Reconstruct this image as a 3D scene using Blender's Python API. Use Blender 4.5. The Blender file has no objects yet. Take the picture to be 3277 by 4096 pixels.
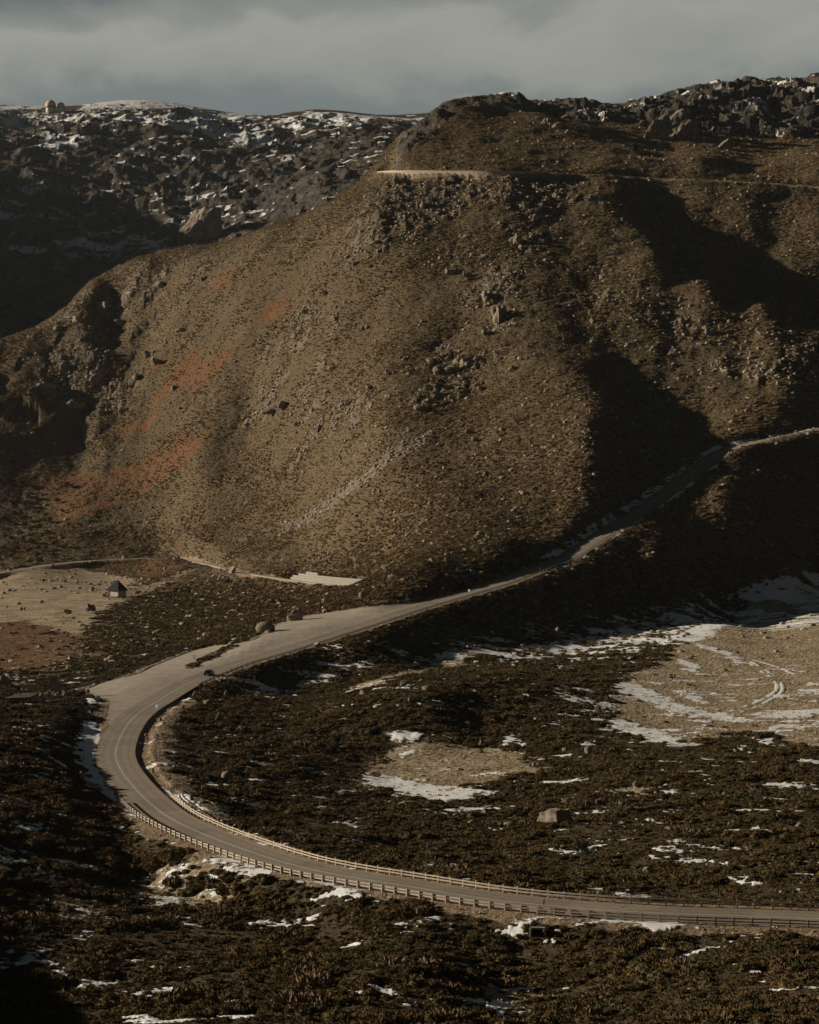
import bpy, bmesh, math, random
import numpy as np
from mathutils import Vector, Matrix
random.seed(7); rng=np.random.default_rng(11)
F=7964.0; YH=1800.0; CX=1638.5
SUN_EL=math.radians(16.5); LIGHT_AZ=math.radians(-13.0)     # light travels towards +x, slightly towards the camera
def P(px,py,D): return ((px-CX)/F*D, D, (YH-py)/F*D)
# ------------------------------------------------------------------ terrain survey points: (pixel x, pixel y, distance)
CD=[ # hill base, left valley side
(0,2290,1040),(300,2235,1115),(640,2222,1105),(870,2262,1020),(1100,2318,930),
(600,2450,772),(900,2450,747),(1100,2400,796),(700,2570,636),(1300,2400,756),(300,2650,590),
# spur crest
(1560,2345,690),(1700,2270,720),(2000,2170,775),(2330,1990,850),(2390,1820,895),(2350,1700,925),(2270,1560,990),(2130,1390,1060),(2150,1100,1150),(2250,850,1240),
# left face
(1700,2000,893),(2000,2000,872),(1500,2200,880),(1250,2240,960),(1500,1800,988),(1900,1800,948),(2250,1800,907),(1000,2000,1110),(1000,1600,1230),(1500,1500,1092),(2000,1560,1022),(1800,1390,1098),(1500,1200,1185),(1000,1300,1280),
(1500,900,1250),(1600,690,1340),(1300,815,1385),(1150,872,1405),(1000,935,1425),(760,996,1465),(551,1050,1482),(380,1112,1490),(285,1190,1490),(209,1268,1480),(60,1345,1470),
(600,1400,1372),(600,1500,1338),(450,1500,1364),(600,1230,1425),(600,1650,1308),(450,1650,1333),(420,1800,1285),(450,1950,1235),(800,1500,1290),(800,1800,1200),(600,1800,1262),(600,2100,1170),(300,2000,1225),(100,1500,1372),(100,1800,1300),(60,2100,1203),(330,1700,1335),(2000,1700,968),(2000,1300,1100),(2200,2000,858),
(450,1300,1440),(350,1450,1380),(1800,800,1270),(-300,1500,1360),(-300,2150,1190),(-300,1900,1285),
# buttress, gullies to the right
(2480,1850,907),(2430,1650,955),(2600,1780,940),(2850,1750,955),(2500,1600,1010),(2440,1545,1018),(2600,1450,1050),(2800,1550,1022),(3277,1650,988),(2400,1250,1105),(2700,1300,1086),(3000,1400,1052),(3277,1500,1022),(2400,1100,1152),
(3277,1363,1056),(2600,940,1207),(2700,1060,1196),(2427,868,1222),(2530,930,1198),(2633,1012,1168),(2736,1125,1132),(2839,1156,1118),(3045,1239,1092),(2250,1200,1120),(2300,1350,1072),(3000,1150,1190),(3277,1220,1168),(2600,830,1272),(2700,900,1246),(3000,900,1236),(3277,950,1214),
(3700,1500,1000),(3700,1000,1200),
# upper road bench
(1500,700,1375),(1800,692,1315),(2000,694,1300),(2300,702,1310),(2600,717,1312),(2900,730,1302),(3277,747,1289),(3700,760,1280),
# slopes and cliffs above
(1700,560,1420),(1750,470,1490),(1790,395,1550),(1850,384,1570),(1960,387,1590),(1800,550,1430),(2000,560,1420),(2200,600,1388),(2000,435,1530),(2150,450,1530),(2300,500,1500),
(2500,640,1352),(2800,640,1340),(3277,680,1318),(2050,388,1650),(2300,405,1690),(2500,415,1730),(2420,470,1610),(2600,560,1500),(2650,378,1780),(2800,345,1790),(3000,310,1810),(3277,303,1830),
(2850,450,1650),(3100,450,1670),(2750,560,1510),(3000,580,1520),(3277,560,1550),(2700,600,1470),(3000,640,1440),(3700,300,1850),(3700,600,1650),
# far wall and plateau
(100,1300,1960),(500,1080,2030),(1300,830,2100),(1550,700,2120),(0,900,2200),(500,900,2240),(300,1100,2070),(900,760,2340),(1300,640,2430),(1640,590,2450),
(0,560,2600),(300,540,2640),(600,560,2640),(900,600,2600),(1200,540,2700),(1500,510,2750),
(0,440,3300),(200,457,3300),(500,425,3350),(800,442,3300),(1050,466,3200),(1250,440,3200),(1500,465,3150),(1640,474,3200),(1740,458,3500),
(-500,440,3200),(-500,900,2180),(-500,1300,1950),
# slope below the climbing road
(1400,2600,570),(1700,2520,630),(2000,2450,680),(2300,2350,738),(2600,2200,806),(2900,2050,858),(3277,1950,910),(3700,1900,930),(2900,2380,812),(3277,2300,858),(3277,2400,815),(3700,2350,830),(2600,2450,745),
]
CZ=[ # (pixel x, pixel y, height)
(0,4096,-47.5),(1600,4096,-47.5),(3277,4096,-47.5),(-600,4096,-45),(3900,4096,-47.5),(800,3900,-51),(1600,3850,-50),(3277,3850,-50.8),
(0,3700,-51.5),(0,3300,-51.5),(0,3020,-50.5),(150,3110,-51.5),(260,3040,-53),(330,2960,-55.2),(250,3250,-52.5),(380,3330,-54),(-400,3300,-48),(-400,3000,-47.5),(100,2880,-54.2),(250,2830,-55.8),(0,2790,-56.5),
(600,3450,-56.4),(600,3700,-54.5),(1240,3600,-54.8),(2000,3720,-53.6),(3277,3790,-53),(2600,3770,-53.4),(900,3500,-55.8),
(800,2950,-58.5),(1000,3100,-58),(700,3080,-57),(850,3250,-56.2),(1100,3380,-55.6),(1500,3400,-56),(1700,3120,-62),(2100,3050,-61.5),(1700,3230,-60),(1500,3010,-61.7),(1400,2880,-59),
(1500,2730,-57.5),(2000,2700,-58),(1750,2790,-56.5),(2250,2750,-60),(1900,2900,-60.5),(1100,2900,-60),(1000,2800,-60),(900,2760,-61),(1100,2720,-62),
(1400,2700,-62),(1700,2630,-62),(2000,2580,-62),(2300,2520,-62),(2900,2500,-63),(3277,2500,-63),(2700,2520,-63),(3700,2500,-62),(2500,2600,-63),(3000,2600,-63.3),(3500,2750,-63),
(2700,2650,-63),(3277,2650,-63.3),(3000,2850,-62.8),(2500,2800,-62),(2600,3000,-61),(3277,3000,-61),(2500,3200,-58.5),(3277,3200,-58.5),(2500,3450,-56),(3277,3450,-55.5),(3900,3000,-61),(3900,3450,-56),(2000,3450,-56.2),
(100,2500,-65),(50,2400,-65),(460,2380,-64.5),(-400,2450,-65),(100,2650,-65),(900,2600,-58.2),(500,2750,-58.8),(961,2575,-57.3),(1091,2500,-56),(1400,2430,-53),(1627,2410,-51),(1777,2378,-50),(430,2810,-58.3),(330,2760,-60),(-300,2700,-63)]
CW=[ # hidden or off-frame: (pixel x, distance, height)
(1300,1600,130),(1000,1680,110),(500,1760,70),(150,1800,50),(-500,1800,60),(1500,1600,222),(1640,1660,238),(1700,1760,250),(1750,1900,290),(2150,1590,262),
(0,4200,530),(800,4200,530),(1640,4300,560),(2400,3300,480),(3277,2500,350),(2600,2500,350),(3277,4200,500),(3900,2500,350),(-600,4200,530),(2000,2400,330),(3277,2060,338),(2900,2060,325),(2500,2000,303),(3700,2060,345),
(0,6500,400),(1640,6500,400),(3277,6500,400),
(-1100,1510,92),(-1100,1390,45),(-1100,1260,-20),(-1100,1150,-40),(-1100,1700,190),(-1100,2000,260),(-1100,2400,380),(-1100,2800,490),(-1100,3300,560),(-1900,1500,110),(-1900,1150,-10),(-1900,2500,520),(-1400,850,-58),(-1400,500,-48),(-1400,300,-40),(4500,1000,40),(4500,1500,240),(4500,600,-55),(4500,300,-50),
(1638,100,-33),(-1000,100,-28),(4200,100,-33),(-1400,200,-41)]
# main road centre line: px,py,z
RC=[(4100,3730,-51.5),(3700,3702,-51.8),(3277,3676,-52),(2500,3647,-52),(2000,3604,-52.2),(1640,3547,-52.5),(1240,3478,-53),(900,3371,-53.6),(690,3279,-54.2),(600,3213,-54.7),(520,3130,-55.3),(478,3070,-55.8),(463,3023,-56.2),(467,2988,-56.5),(490,2932,-57),(526,2880,-57.5),(575,2838,-58),(639,2800,-58.4),(741,2740,-58.9),(840,2698,-58.9),(905,2672,-58.6),(975,2648,-58.2),(1050,2628,-57.7)]
RD=[(1400,2520,610),(1700,2424,662),(1982,2342,712),(2120,2290,745),(2257,2236,780),(2465,2103,835),(2589,2025,866),(2779,1885,906),(2902,1802,930),(3044,1765,943),(3277,1717,956),(3500,1690,966),(3800,1675,975)]
def zD(px,py,z): return z*F/(YH-py)
road_pts=[P(a,b,zD(a,b,z)) for a,b,z in RC]+[P(*t) for t in RD]
UR=[(1535,690,1400),(1545,690,1370),(1600,688,1340),(1700,689,1325),(1800,690,1315),(2000,692,1300),(2300,700,1310),(2600,715,1312),(2900,728,1302),(3277,745,1289),(3700,758,1280)]
upper_pts=[P(*t) for t in UR]
SR=[(-500,2345,-62.5),(-200,2312,-62.5),(0,2290,-62.5),(120,2270,-62.2),(300,2248,-61.8),(450,2238,-61.2),(640,2232,-60.6),(760,2245,-60),(870,2266,-60),(930,2282,-60),(1100,2312,-59.4),(1250,2332,-58),(1400,2346,-57),(1520,2352,-56)]
side_pts=[P(a,b,zD(a,b,z)) for a,b,z in SR]
ctrl=[P(*t) for t in CD]+[P(a,b,zD(a,b,z)) for a,b,z in CZ]+[((a-CX)/F*D,D,z) for a,D,z in CW]
ctrl+=[p for p in road_pts[2:-2:2]]
ctrl+=side_pts[3:12:3]
C=np.array(ctrl); CU=C[:,0]/C[:,1]*1.0; CV=np.log(C[:,1])*0.28; CZv=C[:,2]
def phi(r2): return r2*np.log(r2+1e-12)
n=len(C); A=np.zeros((n+3,n+3)); 
A[:n,:n]=phi((CU[:,None]-CU)**2+(CV[:,None]-CV)**2)+np.eye(n)*2e-7
A[:n,n]=1;A[:n,n+1]=CU;A[:n,n+2]=CV;A[n:,:n]=A[:n,n:].T
W=np.linalg.solve(A,np.concatenate([CZv,np.zeros(3)]))
def tps(x,y):
    x=np.asarray(x,float);y=np.asarray(y,float);sh=x.shape
    u=(x/y).ravel().astype(np.float32);v=(np.log(y)*0.28).ravel().astype(np.float32);out=np.empty(len(u),np.float32)
    cu=CU.astype(np.float32);cv=CV.astype(np.float32);w=W[:n].astype(np.float32)
    for i in range(0,len(u),40000):
        a=(u[i:i+40000,None]-cu)**2+(v[i:i+40000,None]-cv)**2+1e-12
        out[i:i+40000]=(a*np.log(a))@w
    return (out+W[n]+W[n+1]*u+W[n+2]*v).reshape(sh).astype(np.float64)
# grid of the smooth surface, bicubic-free: dense grid + bilinear
GU=np.linspace(-0.47,0.36,831);GV=np.linspace(math.log(85),math.log(6300),1400)
gu,gv=np.meshgrid(GU,GV);gy=np.exp(gv);GZ=tps(gu*gy,gy)
def bil(G,x,y):
    x=np.asarray(x,float);y=np.asarray(y,float)
    a=np.clip((x/y-GU[0])/(GU[1]-GU[0]),0,len(GU)-1.001);b=np.clip((np.log(np.maximum(y,1))-GV[0])/(GV[1]-GV[0]),0,len(GV)-1.001)
    i=a.astype(int);j=b.astype(int);a=a-i;b=b-j
    return (G[j,i]*(1-a)+G[j,i+1]*a)*(1-b)+(G[j+1,i]*(1-a)+G[j+1,i+1]*a)*b
def smooth(t,a,b):
    t=np.clip((t-a)/(b-a),0,1);return t*t*(3-2*t)
# ------------------------------------------------------------------ noise
def _h(ix,iy,s):
    h=(ix.astype(np.int64)*374761393+iy.astype(np.int64)*668265263+s*1442695041)&0xffffffff
    h=((h^(h>>13))*1274126177)&0xffffffff
    return ((h^(h>>16))&0xffffff)/float(0xffffff)
def vn(x,y,s=0):
    x=np.asarray(x,float);y=np.asarray(y,float)
    ix=np.floor(x);iy=np.floor(y);fx=x-ix;fy=y-iy;fx=fx*fx*fx*(fx*(fx*6-15)+10);fy=fy*fy*fy*(fy*(fy*6-15)+10)
    return ((_h(ix,iy,s)*(1-fx)+_h(ix+1,iy,s)*fx)*(1-fy)+(_h(ix,iy+1,s)*(1-fx)+_h(ix+1,iy+1,s)*fx)*fy)*2-1
def fbm(x,y,sc,o=4,s=0,g=0.5):
    t=0;a=1;n_=0;c,d=math.cos(0.6),math.sin(0.6);x=np.asarray(x)/sc;y=np.asarray(y)/sc
    for k in range(o):
        t=t+a*vn(x,y,s+k);n_+=a;a*=g;x,y=(x*c-y*d)*2.03+5.2,(x*d+y*c)*2.03+1.7
    return t/n_
def ridged(x,y,sc,o=4,s=0):
    t=0;a=1;n_=0;x=np.asarray(x)/sc;y=np.asarray(y)/sc;c,d=math.cos(0.6),math.sin(0.6)
    for k in range(o):
        t=t+a*(1-np.abs(vn(x,y,s+k))*1.6);n_+=a;a*=.5;x,y=(x*c-y*d)*2.1+3.1,(x*d+y*c)*2.1
    return t/n_
def cell(x,y,sc,s=0):
    """facetted blocks: each voronoi cell is a tilted plane"""
    x=np.asarray(x)/sc;y=np.asarray(y)/sc;ix=np.floor(x);iy=np.floor(y);best=np.full(x.shape,9.);val=np.zeros(x.shape)
    for dx in(-1,0,1):
        for dy in(-1,0,1):
            a=ix+dx;b=iy+dy;qx=a+_h(a,b,s);qy=b+_h(a,b,s+5);d=(x-qx)**2+(y-qy)**2
            h=_h(a,b,s+9)+(x-qx)*(_h(a,b,s+11)-.5)*1.6+(y-qy)*(_h(a,b,s+13)-.5)*1.6
            m=d<best;best=np.where(m,d,best);val=np.where(m,h,val)
    return val
def chunked(fn):
    def g(x,y,*a,**k):
        x=np.asarray(x,float);y=np.asarray(y,float)
        if x.size<40000: return fn(x,y,*a,**k)
        sh=x.shape;x=x.ravel();y=y.ravel();o=np.empty(x.size)
        for i in range(0,x.size,16384): o[i:i+16384]=fn(x[i:i+16384],y[i:i+16384],*a,**k)
        return o.reshape(sh)
    return g
fbm=chunked(fbm);ridged=chunked(ridged);cell=chunked(cell)
# ------------------------------------------------------------------ polylines
def spline(pts,step):
    pts=[np.array(p,float) for p in pts];pts=[2*pts[0]-pts[1]]+pts+[2*pts[-1]-pts[-2]];out=[]
    for i in range(1,len(pts)-2):
        a,b,c,d=pts[i-1:i+3];L=np.linalg.norm(c-b);k=max(2,int(L/step*3))
        # centripetal catmull-rom
        t0=0;t1=t0+np.linalg.norm(b-a)**.5;t2=t1+np.linalg.norm(c-b)**.5;t3=t2+np.linalg.norm(d-c)**.5
        for t in np.linspace(t1,t2,k,endpoint=False):
            A1=(t1-t)/(t1-t0)*a+(t-t0)/(t1-t0)*b;A2=(t2-t)/(t2-t1)*b+(t-t1)/(t2-t1)*c;A3=(t3-t)/(t3-t2)*c+(t-t2)/(t3-t2)*d
            B1=(t2-t)/(t2-t0)*A1+(t-t0)/(t2-t0)*A2;B2=(t3-t)/(t3-t1)*A2+(t-t1)/(t3-t1)*A3
            out.append((t2-t)/(t2-t1)*B1+(t-t1)/(t2-t1)*B2)
    out.append(pts[-2]);o=np.array(out)
    s=np.concatenate([[0],np.cumsum(np.linalg.norm(np.diff(o[:,:2],axis=0),axis=1))]);t=np.arange(0,s[-1],step)
    r=np.stack([np.interp(t,s,o[:,k]) for k in range(3)],1)
    ker=np.ones(5)/5;q=r.copy()
    for k in range(3): q[2:-2,k]=np.convolve(r[:,k],ker,'valid')
    return q
def normals(pl):
    t=np.gradient(pl[:,:2],axis=0);t/=np.linalg.norm(t,axis=1)[:,None];return np.stack([t[:,1],-t[:,0]],1)  # right-hand side of travel
ROAD=spline(road_pts,2.0);UPR=spline(upper_pts,3.0);SIDE=spline(side_pts,3.0)
def near(pl,x,y,maxd=14.0):
    """signed distance (positive = right of travel) and index of nearest sample, only evaluated near the line"""
    x=np.asarray(x,float);y=np.asarray(y,float);sh=x.shape;x=x.ravel();y=y.ravel()
    d=np.full(x.shape,1e3);z=np.zeros(x.shape);idx=np.zeros(x.shape,int)
    nr=normals(pl);bs=16
    for i in range(0,len(pl)-1,bs):
        seg=pl[i:i+bs+1];m=np.where((x>seg[:,0].min()-maxd)&(x<seg[:,0].max()+maxd)&(y>seg[:,1].min()-maxd)&(y<seg[:,1].max()+maxd))[0]
        if len(m)==0: continue
        for k in range(len(seg)-1):
            a=seg[k];b=seg[k+1];ab=b-a;mx=x[m]-a[0];my=y[m]-a[1];L=ab[0]**2+ab[1]**2
            t=np.clip((mx*ab[0]+my*ab[1])/L,0,1);ex=mx-t*ab[0];ey=my-t*ab[1];dd=np.hypot(ex,ey)
            q=dd<np.abs(d[m]);qq=m[q]
            sg=np.sign(ex*ab[1]-ey*ab[0]);sg[sg==0]=1
            d[qq]=(dd*sg)[q];z[qq]=(a[2]+t*ab[2])[q];idx[qq]=i+k
    return d.reshape(sh),z.reshape(sh),idx.reshape(sh)
# ------------------------------------------------------------------ pixel -> world on the smooth surface (used to survey outlines)
_vv=np.exp(np.linspace(math.log(120),math.log(4500),2600))
def hit(px,py):
    u=(px-CX)/F;z=bil(GZ,u*_vv,_vv);r=(YH-py)/F*_vv;m=np.where(z>=r)[0]
    m=m[m>0]
    if len(m)==0: return None
    i=m[0];a=z[i-1]-r[i-1];b=z[i]-r[i];t=a/(a-b) if a!=b else 0;D=_vv[i-1]+(_vv[i]-_vv[i-1])*t
    return np.array([u*D,D,(YH-py)/F*D])
def poly(pts):
    o=[np.array(P(*p)) if len(p)==3 else hit(*p) for p in pts];return np.array([p[:2] for p in o if p is not None])
def pdist(pg,x,y,maxd=60.):
    """signed distance, positive inside"""
    x=np.asarray(x,float);y=np.asarray(y,float);sh=x.shape;x=x.ravel();y=y.ravel();out=np.full(x.shape,-1e3)
    m=np.where((x>pg[:,0].min()-maxd)&(x<pg[:,0].max()+maxd)&(y>pg[:,1].min()-maxd)&(y<pg[:,1].max()+maxd))[0]
    if len(m)==0: return out.reshape(sh)
    X=x[m];Y=y[m];d=np.full(X.shape,1e9);ins=np.zeros(X.shape,bool)
    for i in range(len(pg)):
        a=pg[i-1];b=pg[i];ab=b-a;t=np.clip(((X-a[0])*ab[0]+(Y-a[1])*ab[1])/(ab@ab+1e-9),0,1)
        d=np.minimum(d,np.hypot(X-a[0]-t*ab[0],Y-a[1]-t*ab[1]))
        c=((a[1]>Y)!=(b[1]>Y));xi=a[0]+(Y-a[1])*ab[0]/(ab[1] if abs(ab[1])>1e-9 else 1e-9);ins^=c&(X<xi)
    out[m]=np.where(ins,d,-d);return out.reshape(sh)
# ------------------------------------------------------------------ mesh grid (finer close by, coarser far off)
UU=np.concatenate([np.linspace(-.46,-.218,80),np.linspace(-.217,.217,740),np.linspace(.219,.33,40)]);NCOL,NROW=len(UU),1900
VV=np.linspace(math.log(112),math.log(6200),NROW)
uu,vv=np.meshgrid(UU,VV);YY=np.exp(vv);XX=uu*YY
def gs(G,x,y):
    x=np.asarray(x,float);y=np.asarray(y,float)
    a=np.clip(np.interp(x/y,UU,np.arange(NCOL)),0,NCOL-1.001);b=np.clip((np.log(y)-VV[0])/(VV[1]-VV[0]),0,NROW-1.001)
    i=a.astype(int);j=b.astype(int);a=a-i;b=b-j
    return (G[j,i]*(1-a)+G[j,i+1]*a)*(1-b)+(G[j+1,i]*(1-a)+G[j+1,i+1]*a)*b
BAY=poly([(375,3023),(383,3016),(405,2950),(428,2900),(418,2862),(428,2815),(425,2795),(400,2790),(345,2775),(322,2755),(420,2728),(505,2706),(590,2668),(672,2634),(760,2606),(850,2584),(961,2574),(1012,2560),(1060,2535),(1100,2500),(1227,2462),(1340,2446),(1430,2434),(1500,2427),(1583,2413),(1640,2408),(1777,2381),(1900,2352),(1930,2358),(1700,2424),(1400,2520),(1050,2628),(840,2698),(741,2740),(639,2800),(526,2880),(467,2988),(463,3023)])
ISL=poly([(741,2674),(748,2664),(770,2654),(800,2636),(822,2620),(850,2612),(870,2600),(930,2583),(960,2580),(905,2603),(880,2620),(850,2636),(812,2650),(790,2668),(770,2676)])
def T(x,y,parts=False):
    z=bil(GZ,x,y)
    d,zr,ix=near(ROAD,x,y,22)
    B=np.where(d<0,7.,8.)
    w=1-smooth(np.abs(d),4.6,4.6+B+3);z=z*(1-w)+zr*w
    du,zu,iu=near(UPR,x,y,24);w=np.where(du>0,1-smooth(np.abs(du),4.2,13),1-smooth(np.abs(du),4,14));z=z*(1-w)+zu*w
    ds,zs,is_=near(SIDE,x,y,14);w=1-smooth(np.abs(ds),3.2,9);z=z*(1-w)+zs*w
    if parts: return z,d,du,ds,ix
    return z
TZ,dR,dU,dS,iR=T(XX,YY,True)
bay=pdist(BAY,XX,YY,30);isl=pdist(ISL,XX,YY,20)
DITCH_A,DITCH_B=285,505
def warp(x,y,s,amp,seed): return fbm(x,y,s,4,seed)*amp
def region(lst,soft,wob=1.0,wsc=6.0,seed=0):
    """soft world-space mask of a list of surveyed outlines"""
    m=np.zeros(XX.shape);nz=fbm(XX,YY,wsc,4,seed)*wob
    for pts in lst:
        pg=poly(pts)
        if len(pg)<3: continue
        m=np.maximum(m,smooth(pdist(pg,XX,YY,soft*3+wob*2)+nz,-soft,soft))
    return m
def line_mask(lst,w,soft):
    m=np.zeros(XX.shape)
    for pts in lst:
        pl=np.array([hit(*p) for p in pts]);pl=spline(pl,2.0);d,_,_=near(pl,XX,YY,w+soft*3);m=np.maximum(m,1-smooth(np.abs(d),w-soft,w+soft))
    return m
grass=region([[(2700,2590),(2800,2480),(3000,2400),(3277,2320),(3600,2290),(3600,3020),(3277,3005),(3190,2985),(3080,2950),(2980,2930),(2830,2955),(2720,2985),(2560,2960),(2420,2880),(2440,2790),(2530,2700),(2620,2650)],
 [(1470,3090),(1540,3010),(1700,2965),(1850,2985),(2000,2990),(2130,3030),(2190,3080),(2050,3108),(1930,3130),(1890,3190),(1760,3212),(1600,3190),(1480,3140)],
 [(1330,2770),(1560,2700),(1700,2650),(1850,2598),(1990,2608),(1850,2650),(1680,2700),(1500,2750),(1360,2785)],[(2440,3160),(2530,3145),(2600,3160),(2570,3190),(2480,3185)],
 [(980,3050),(1060,3030),(1130,3040),(1080,3065),(1000,3070)]],4,5,7,3)
grass=np.maximum(grass,region([[(-600,2310),(0,2300),(300,2262),(420,2290),(560,2320),(540,2400),(430,2440),(370,2500),(330,2560),(150,2500),(0,2500),(-600,2520)],[(-400,2500),(40,2490),(80,2560),(-50,2640),(-400,2650)],
 [(560,2365),(620,2335),(720,2290),(760,2262),(770,2275),(690,2320),(620,2360),(520,2395)]],5,7,9,5))
grass=np.maximum(grass,.62*region([[(200,3600),(280,3585),(420,3600),(430,3650),(330,3680),(220,3670)],[(540,3540),(660,3505),(850,3510),(990,3540),(1000,3600),(860,3640),(700,3660),(560,3620)],[(1735,3940),(1860,3925),(2000,3950),(2130,3980),(2180,4030),(1980,4040),(1800,4000)],[(120,3480),(250,3490),(260,3540),(150,3540)]],1.5,2.5,3,8))
grass=np.maximum(grass,.5*region([[(-300,2480),(370,2490),(560,2390),(720,2290),(660,2420),(430,2540),(260,2690),(100,2740),(-300,2740)]],6,12,12,9))
meadow_only=grass.copy()
bracken=region([[(-300,2480),(120,2490),(300,2545),(330,2600),(240,2660),(150,2690),(60,2680),(-300,2650)],[(120,1930),(300,1885),(420,1905),(560,1860),(620,1800),(700,1765),(830,1755),(880,1770),(760,1850),(650,1930),(520,2000),(420,2050),(300,2070),(235,2130),(230,2060),(200,2000),(100,1970)],
 [(630,1455),(720,1430),(800,1445),(900,1390),(960,1375),(900,1460),(820,1520),(700,1560),(640,1600),(560,1615),(640,1540),(700,1490),(600,1470)],
 [(470,1705),(600,1670),(610,1690),(500,1725)],[(830,1130),(900,1100),(960,1110),(900,1150)],[(1050,1245),(1130,1225),(1160,1240),(1080,1270)],
 [(-300,2490),(100,2480),(250,2530),(330,2560),(330,2600),(240,2650),(150,2685),(60,2670),(-300,2620)],[(560,2265),(650,2245),(690,2258),(610,2290),(540,2285)],[(820,2500),(880,2480),(900,2500),(850,2530)]],6,10,14,21)
rock=region([[(1590,705),(1900,715),(2300,722),(2250,800),(2080,860),(1900,840),(1720,930),(1480,1080),(1290,1050),(1430,850)],
 [(1700,940),(1950,900),(2200,960),(2230,1100),(2130,1330),(1990,1300),(1850,1120)],[(1650,1480),(1800,1400),(1980,1420),(2050,1480),(1900,1580),(1700,1650),(1600,1600)],
 [(920,1600),(1100,1550),(1300,1560),(1450,1640),(1300,1700),(1120,1660),(960,1640)],[(1050,1350),(1250,1200),(1420,1180),(1350,1260),(1150,1400)],
 [(200,1280),(430,1160),(700,1070),(780,1150),(620,1260),(350,1330)],[(330,1340),(550,1310),(800,1310),(820,1380),(600,1390),(350,1400)],[(130,1480),(300,1390),(520,1420),(600,1500),(540,1600),(230,1600)],
 [(2330,1080),(2600,1180),(2900,1280),(3400,1430),(3400,1640),(2900,1500),(2600,1330),(2350,1250)]],8,26,22,31)*.75
scree=region([[(1740,1730),(1690,1800),(1500,1915),(1350,2010),(1150,2122),(1118,2106),(1330,1975),(1480,1880),(1640,1770)]],1.5,1.6,8,37)
cliff=region([[(2000,390,1640),(2160,420,1590),(2330,470,1560),(2480,520,1580),(2600,570,1560),(2700,610,1540),(3000,650,1560),(3600,700,1580),(3600,270,1960),(2650,355,1900),(2300,390,1780),(2000,374,1740)],[(1560,655,1360),(1640,640,1390),(1720,570,1440),(1800,480,1500),(1900,430,1540),(2010,400,1570),(2010,380,1720),(1700,380,1720),(1640,450,1600)]],8,8,20,41)
farw=smooth(YY,1880,1990)*smooth(1850-XX*0,0,1);farw=farw*(XX<260)
plateau=smooth(TZ,455,540)*farw
# ------------------------------------------------------------------ snow
snow=region([[(330,2862),(382,2870),(408,2905),(402,2960),(376,3012),(392,3062),(432,3122),(468,3184),(455,3192),(420,3150),(365,3080),(335,3035),(300,3010),(308,2960),(325,2910)]],.5,1.2,2,51)
snow=np.maximum(snow,region([[(350,2790),(375,2800),(395,2815),(360,2840),(345,2825)],[(640,3150),(705,3182),(760,3200),(780,3235),(740,3225),(690,3200)],[(770,3235),(810,3230),(800,3255)]],.5,.8,2,52))
snow=np.maximum(snow,.76*region([[(1430,3085),(1560,3108),(1700,3128),(1800,3165),(1940,3140),(1900,3198),(1780,3216),(1620,3194),(1470,3150)],[(1540,2935),(1650,2922),(1720,2950),(1660,2978),(1560,2965)],[(2000,2940),(2075,2950),(2110,2985),(2010,2985)],
 [(1300,3160),(1430,3150),(1470,3180),(1350,3190)]],1.5,3,2.5,53))
snow=np.maximum(snow,.74*region([[(2470,2728),(2570,2740),(2700,2808),(2800,2838),(2950,2868),(3030,2888),(2960,2898),(2820,2868),(2760,2850),(2700,2862),(2600,2812),(2440,2765)],[(2390,2855),(2480,2875),(2620,2925),(2740,2955),(2810,2978),(2700,2994),(2570,2965),(2430,2900)],
 [(3005,2862),(3100,2842),(3300,2838),(3300,2864),(3150,2874),(3030,2874)],[(3145,2750),(3300,2758),(3300,2784),(3180,2768)],[(2760,2568),(2860,2588),(2950,2622),(2995,2672),(2960,2664),(2880,2618),(2780,2584)],
 [(2230,2765),(2350,2788),(2460,2828),(2450,2850),(2340,2812),(2250,2792)],[(3060,2925),(3100,2902),(3300,2903),(3300,2914),(3110,2914),(3085,2950),(3130,2990),(3160,3010),(3100,3005),(3010,2985),(3060,2960)],[(2720,2640),(2790,2650),(2800,2690),(2740,2680)],[(2690,2760),(2800,2780),(2830,2815),(2750,2800)]],1.5,4,3,54))
snow_open0=snow.copy()
snow=np.maximum(snow,.58*region([[(640,3525),(700,3512),(800,3520),(780,3545),(680,3550)],[(820,3512),(900,3510),(965,3535),(930,3560),(850,3550)],[(600,3590),(680,3580),(740,3600),(700,3630),(620,3640)],[(800,3580),(900,3570),(930,3590),(840,3610)],[(0,3770),(100,3740),(230,3800),(210,3860),(0,3880)],[(130,3895),(250,3885),(330,3905),(250,3925)],
 [(1640,3655),(1760,3690),(1800,3720),(1650,3690)],[(1240,3560),(1450,3600),(1600,3650),(1400,3640)],[(2280,3540),(2480,3550),(2640,3600),(2400,3590)],[(1730,3990),(1900,4020),(2100,4060),(1900,4060)],[(2950,3850),(3070,3860),(3050,3900),(2960,3890)],
 [(480,3310),(520,3320),(510,3350),(480,3345)],[(540,3350),(640,3410),(720,3440),(600,3410)],[(130,3500),(250,3500),(240,3540),(150,3530)],[(0,3330),(90,3340),(60,3365),(0,3360)],[(2430,3170),(2560,3180),(2540,3200)]],.8,3.2,1.6,55))
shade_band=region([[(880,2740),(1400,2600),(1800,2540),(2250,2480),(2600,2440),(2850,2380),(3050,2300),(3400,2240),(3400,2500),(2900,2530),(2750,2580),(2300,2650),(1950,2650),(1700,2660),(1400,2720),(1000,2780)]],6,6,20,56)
pn=fbm(XX*.5,YY*1.25,6.5,5,57,.62)
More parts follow.
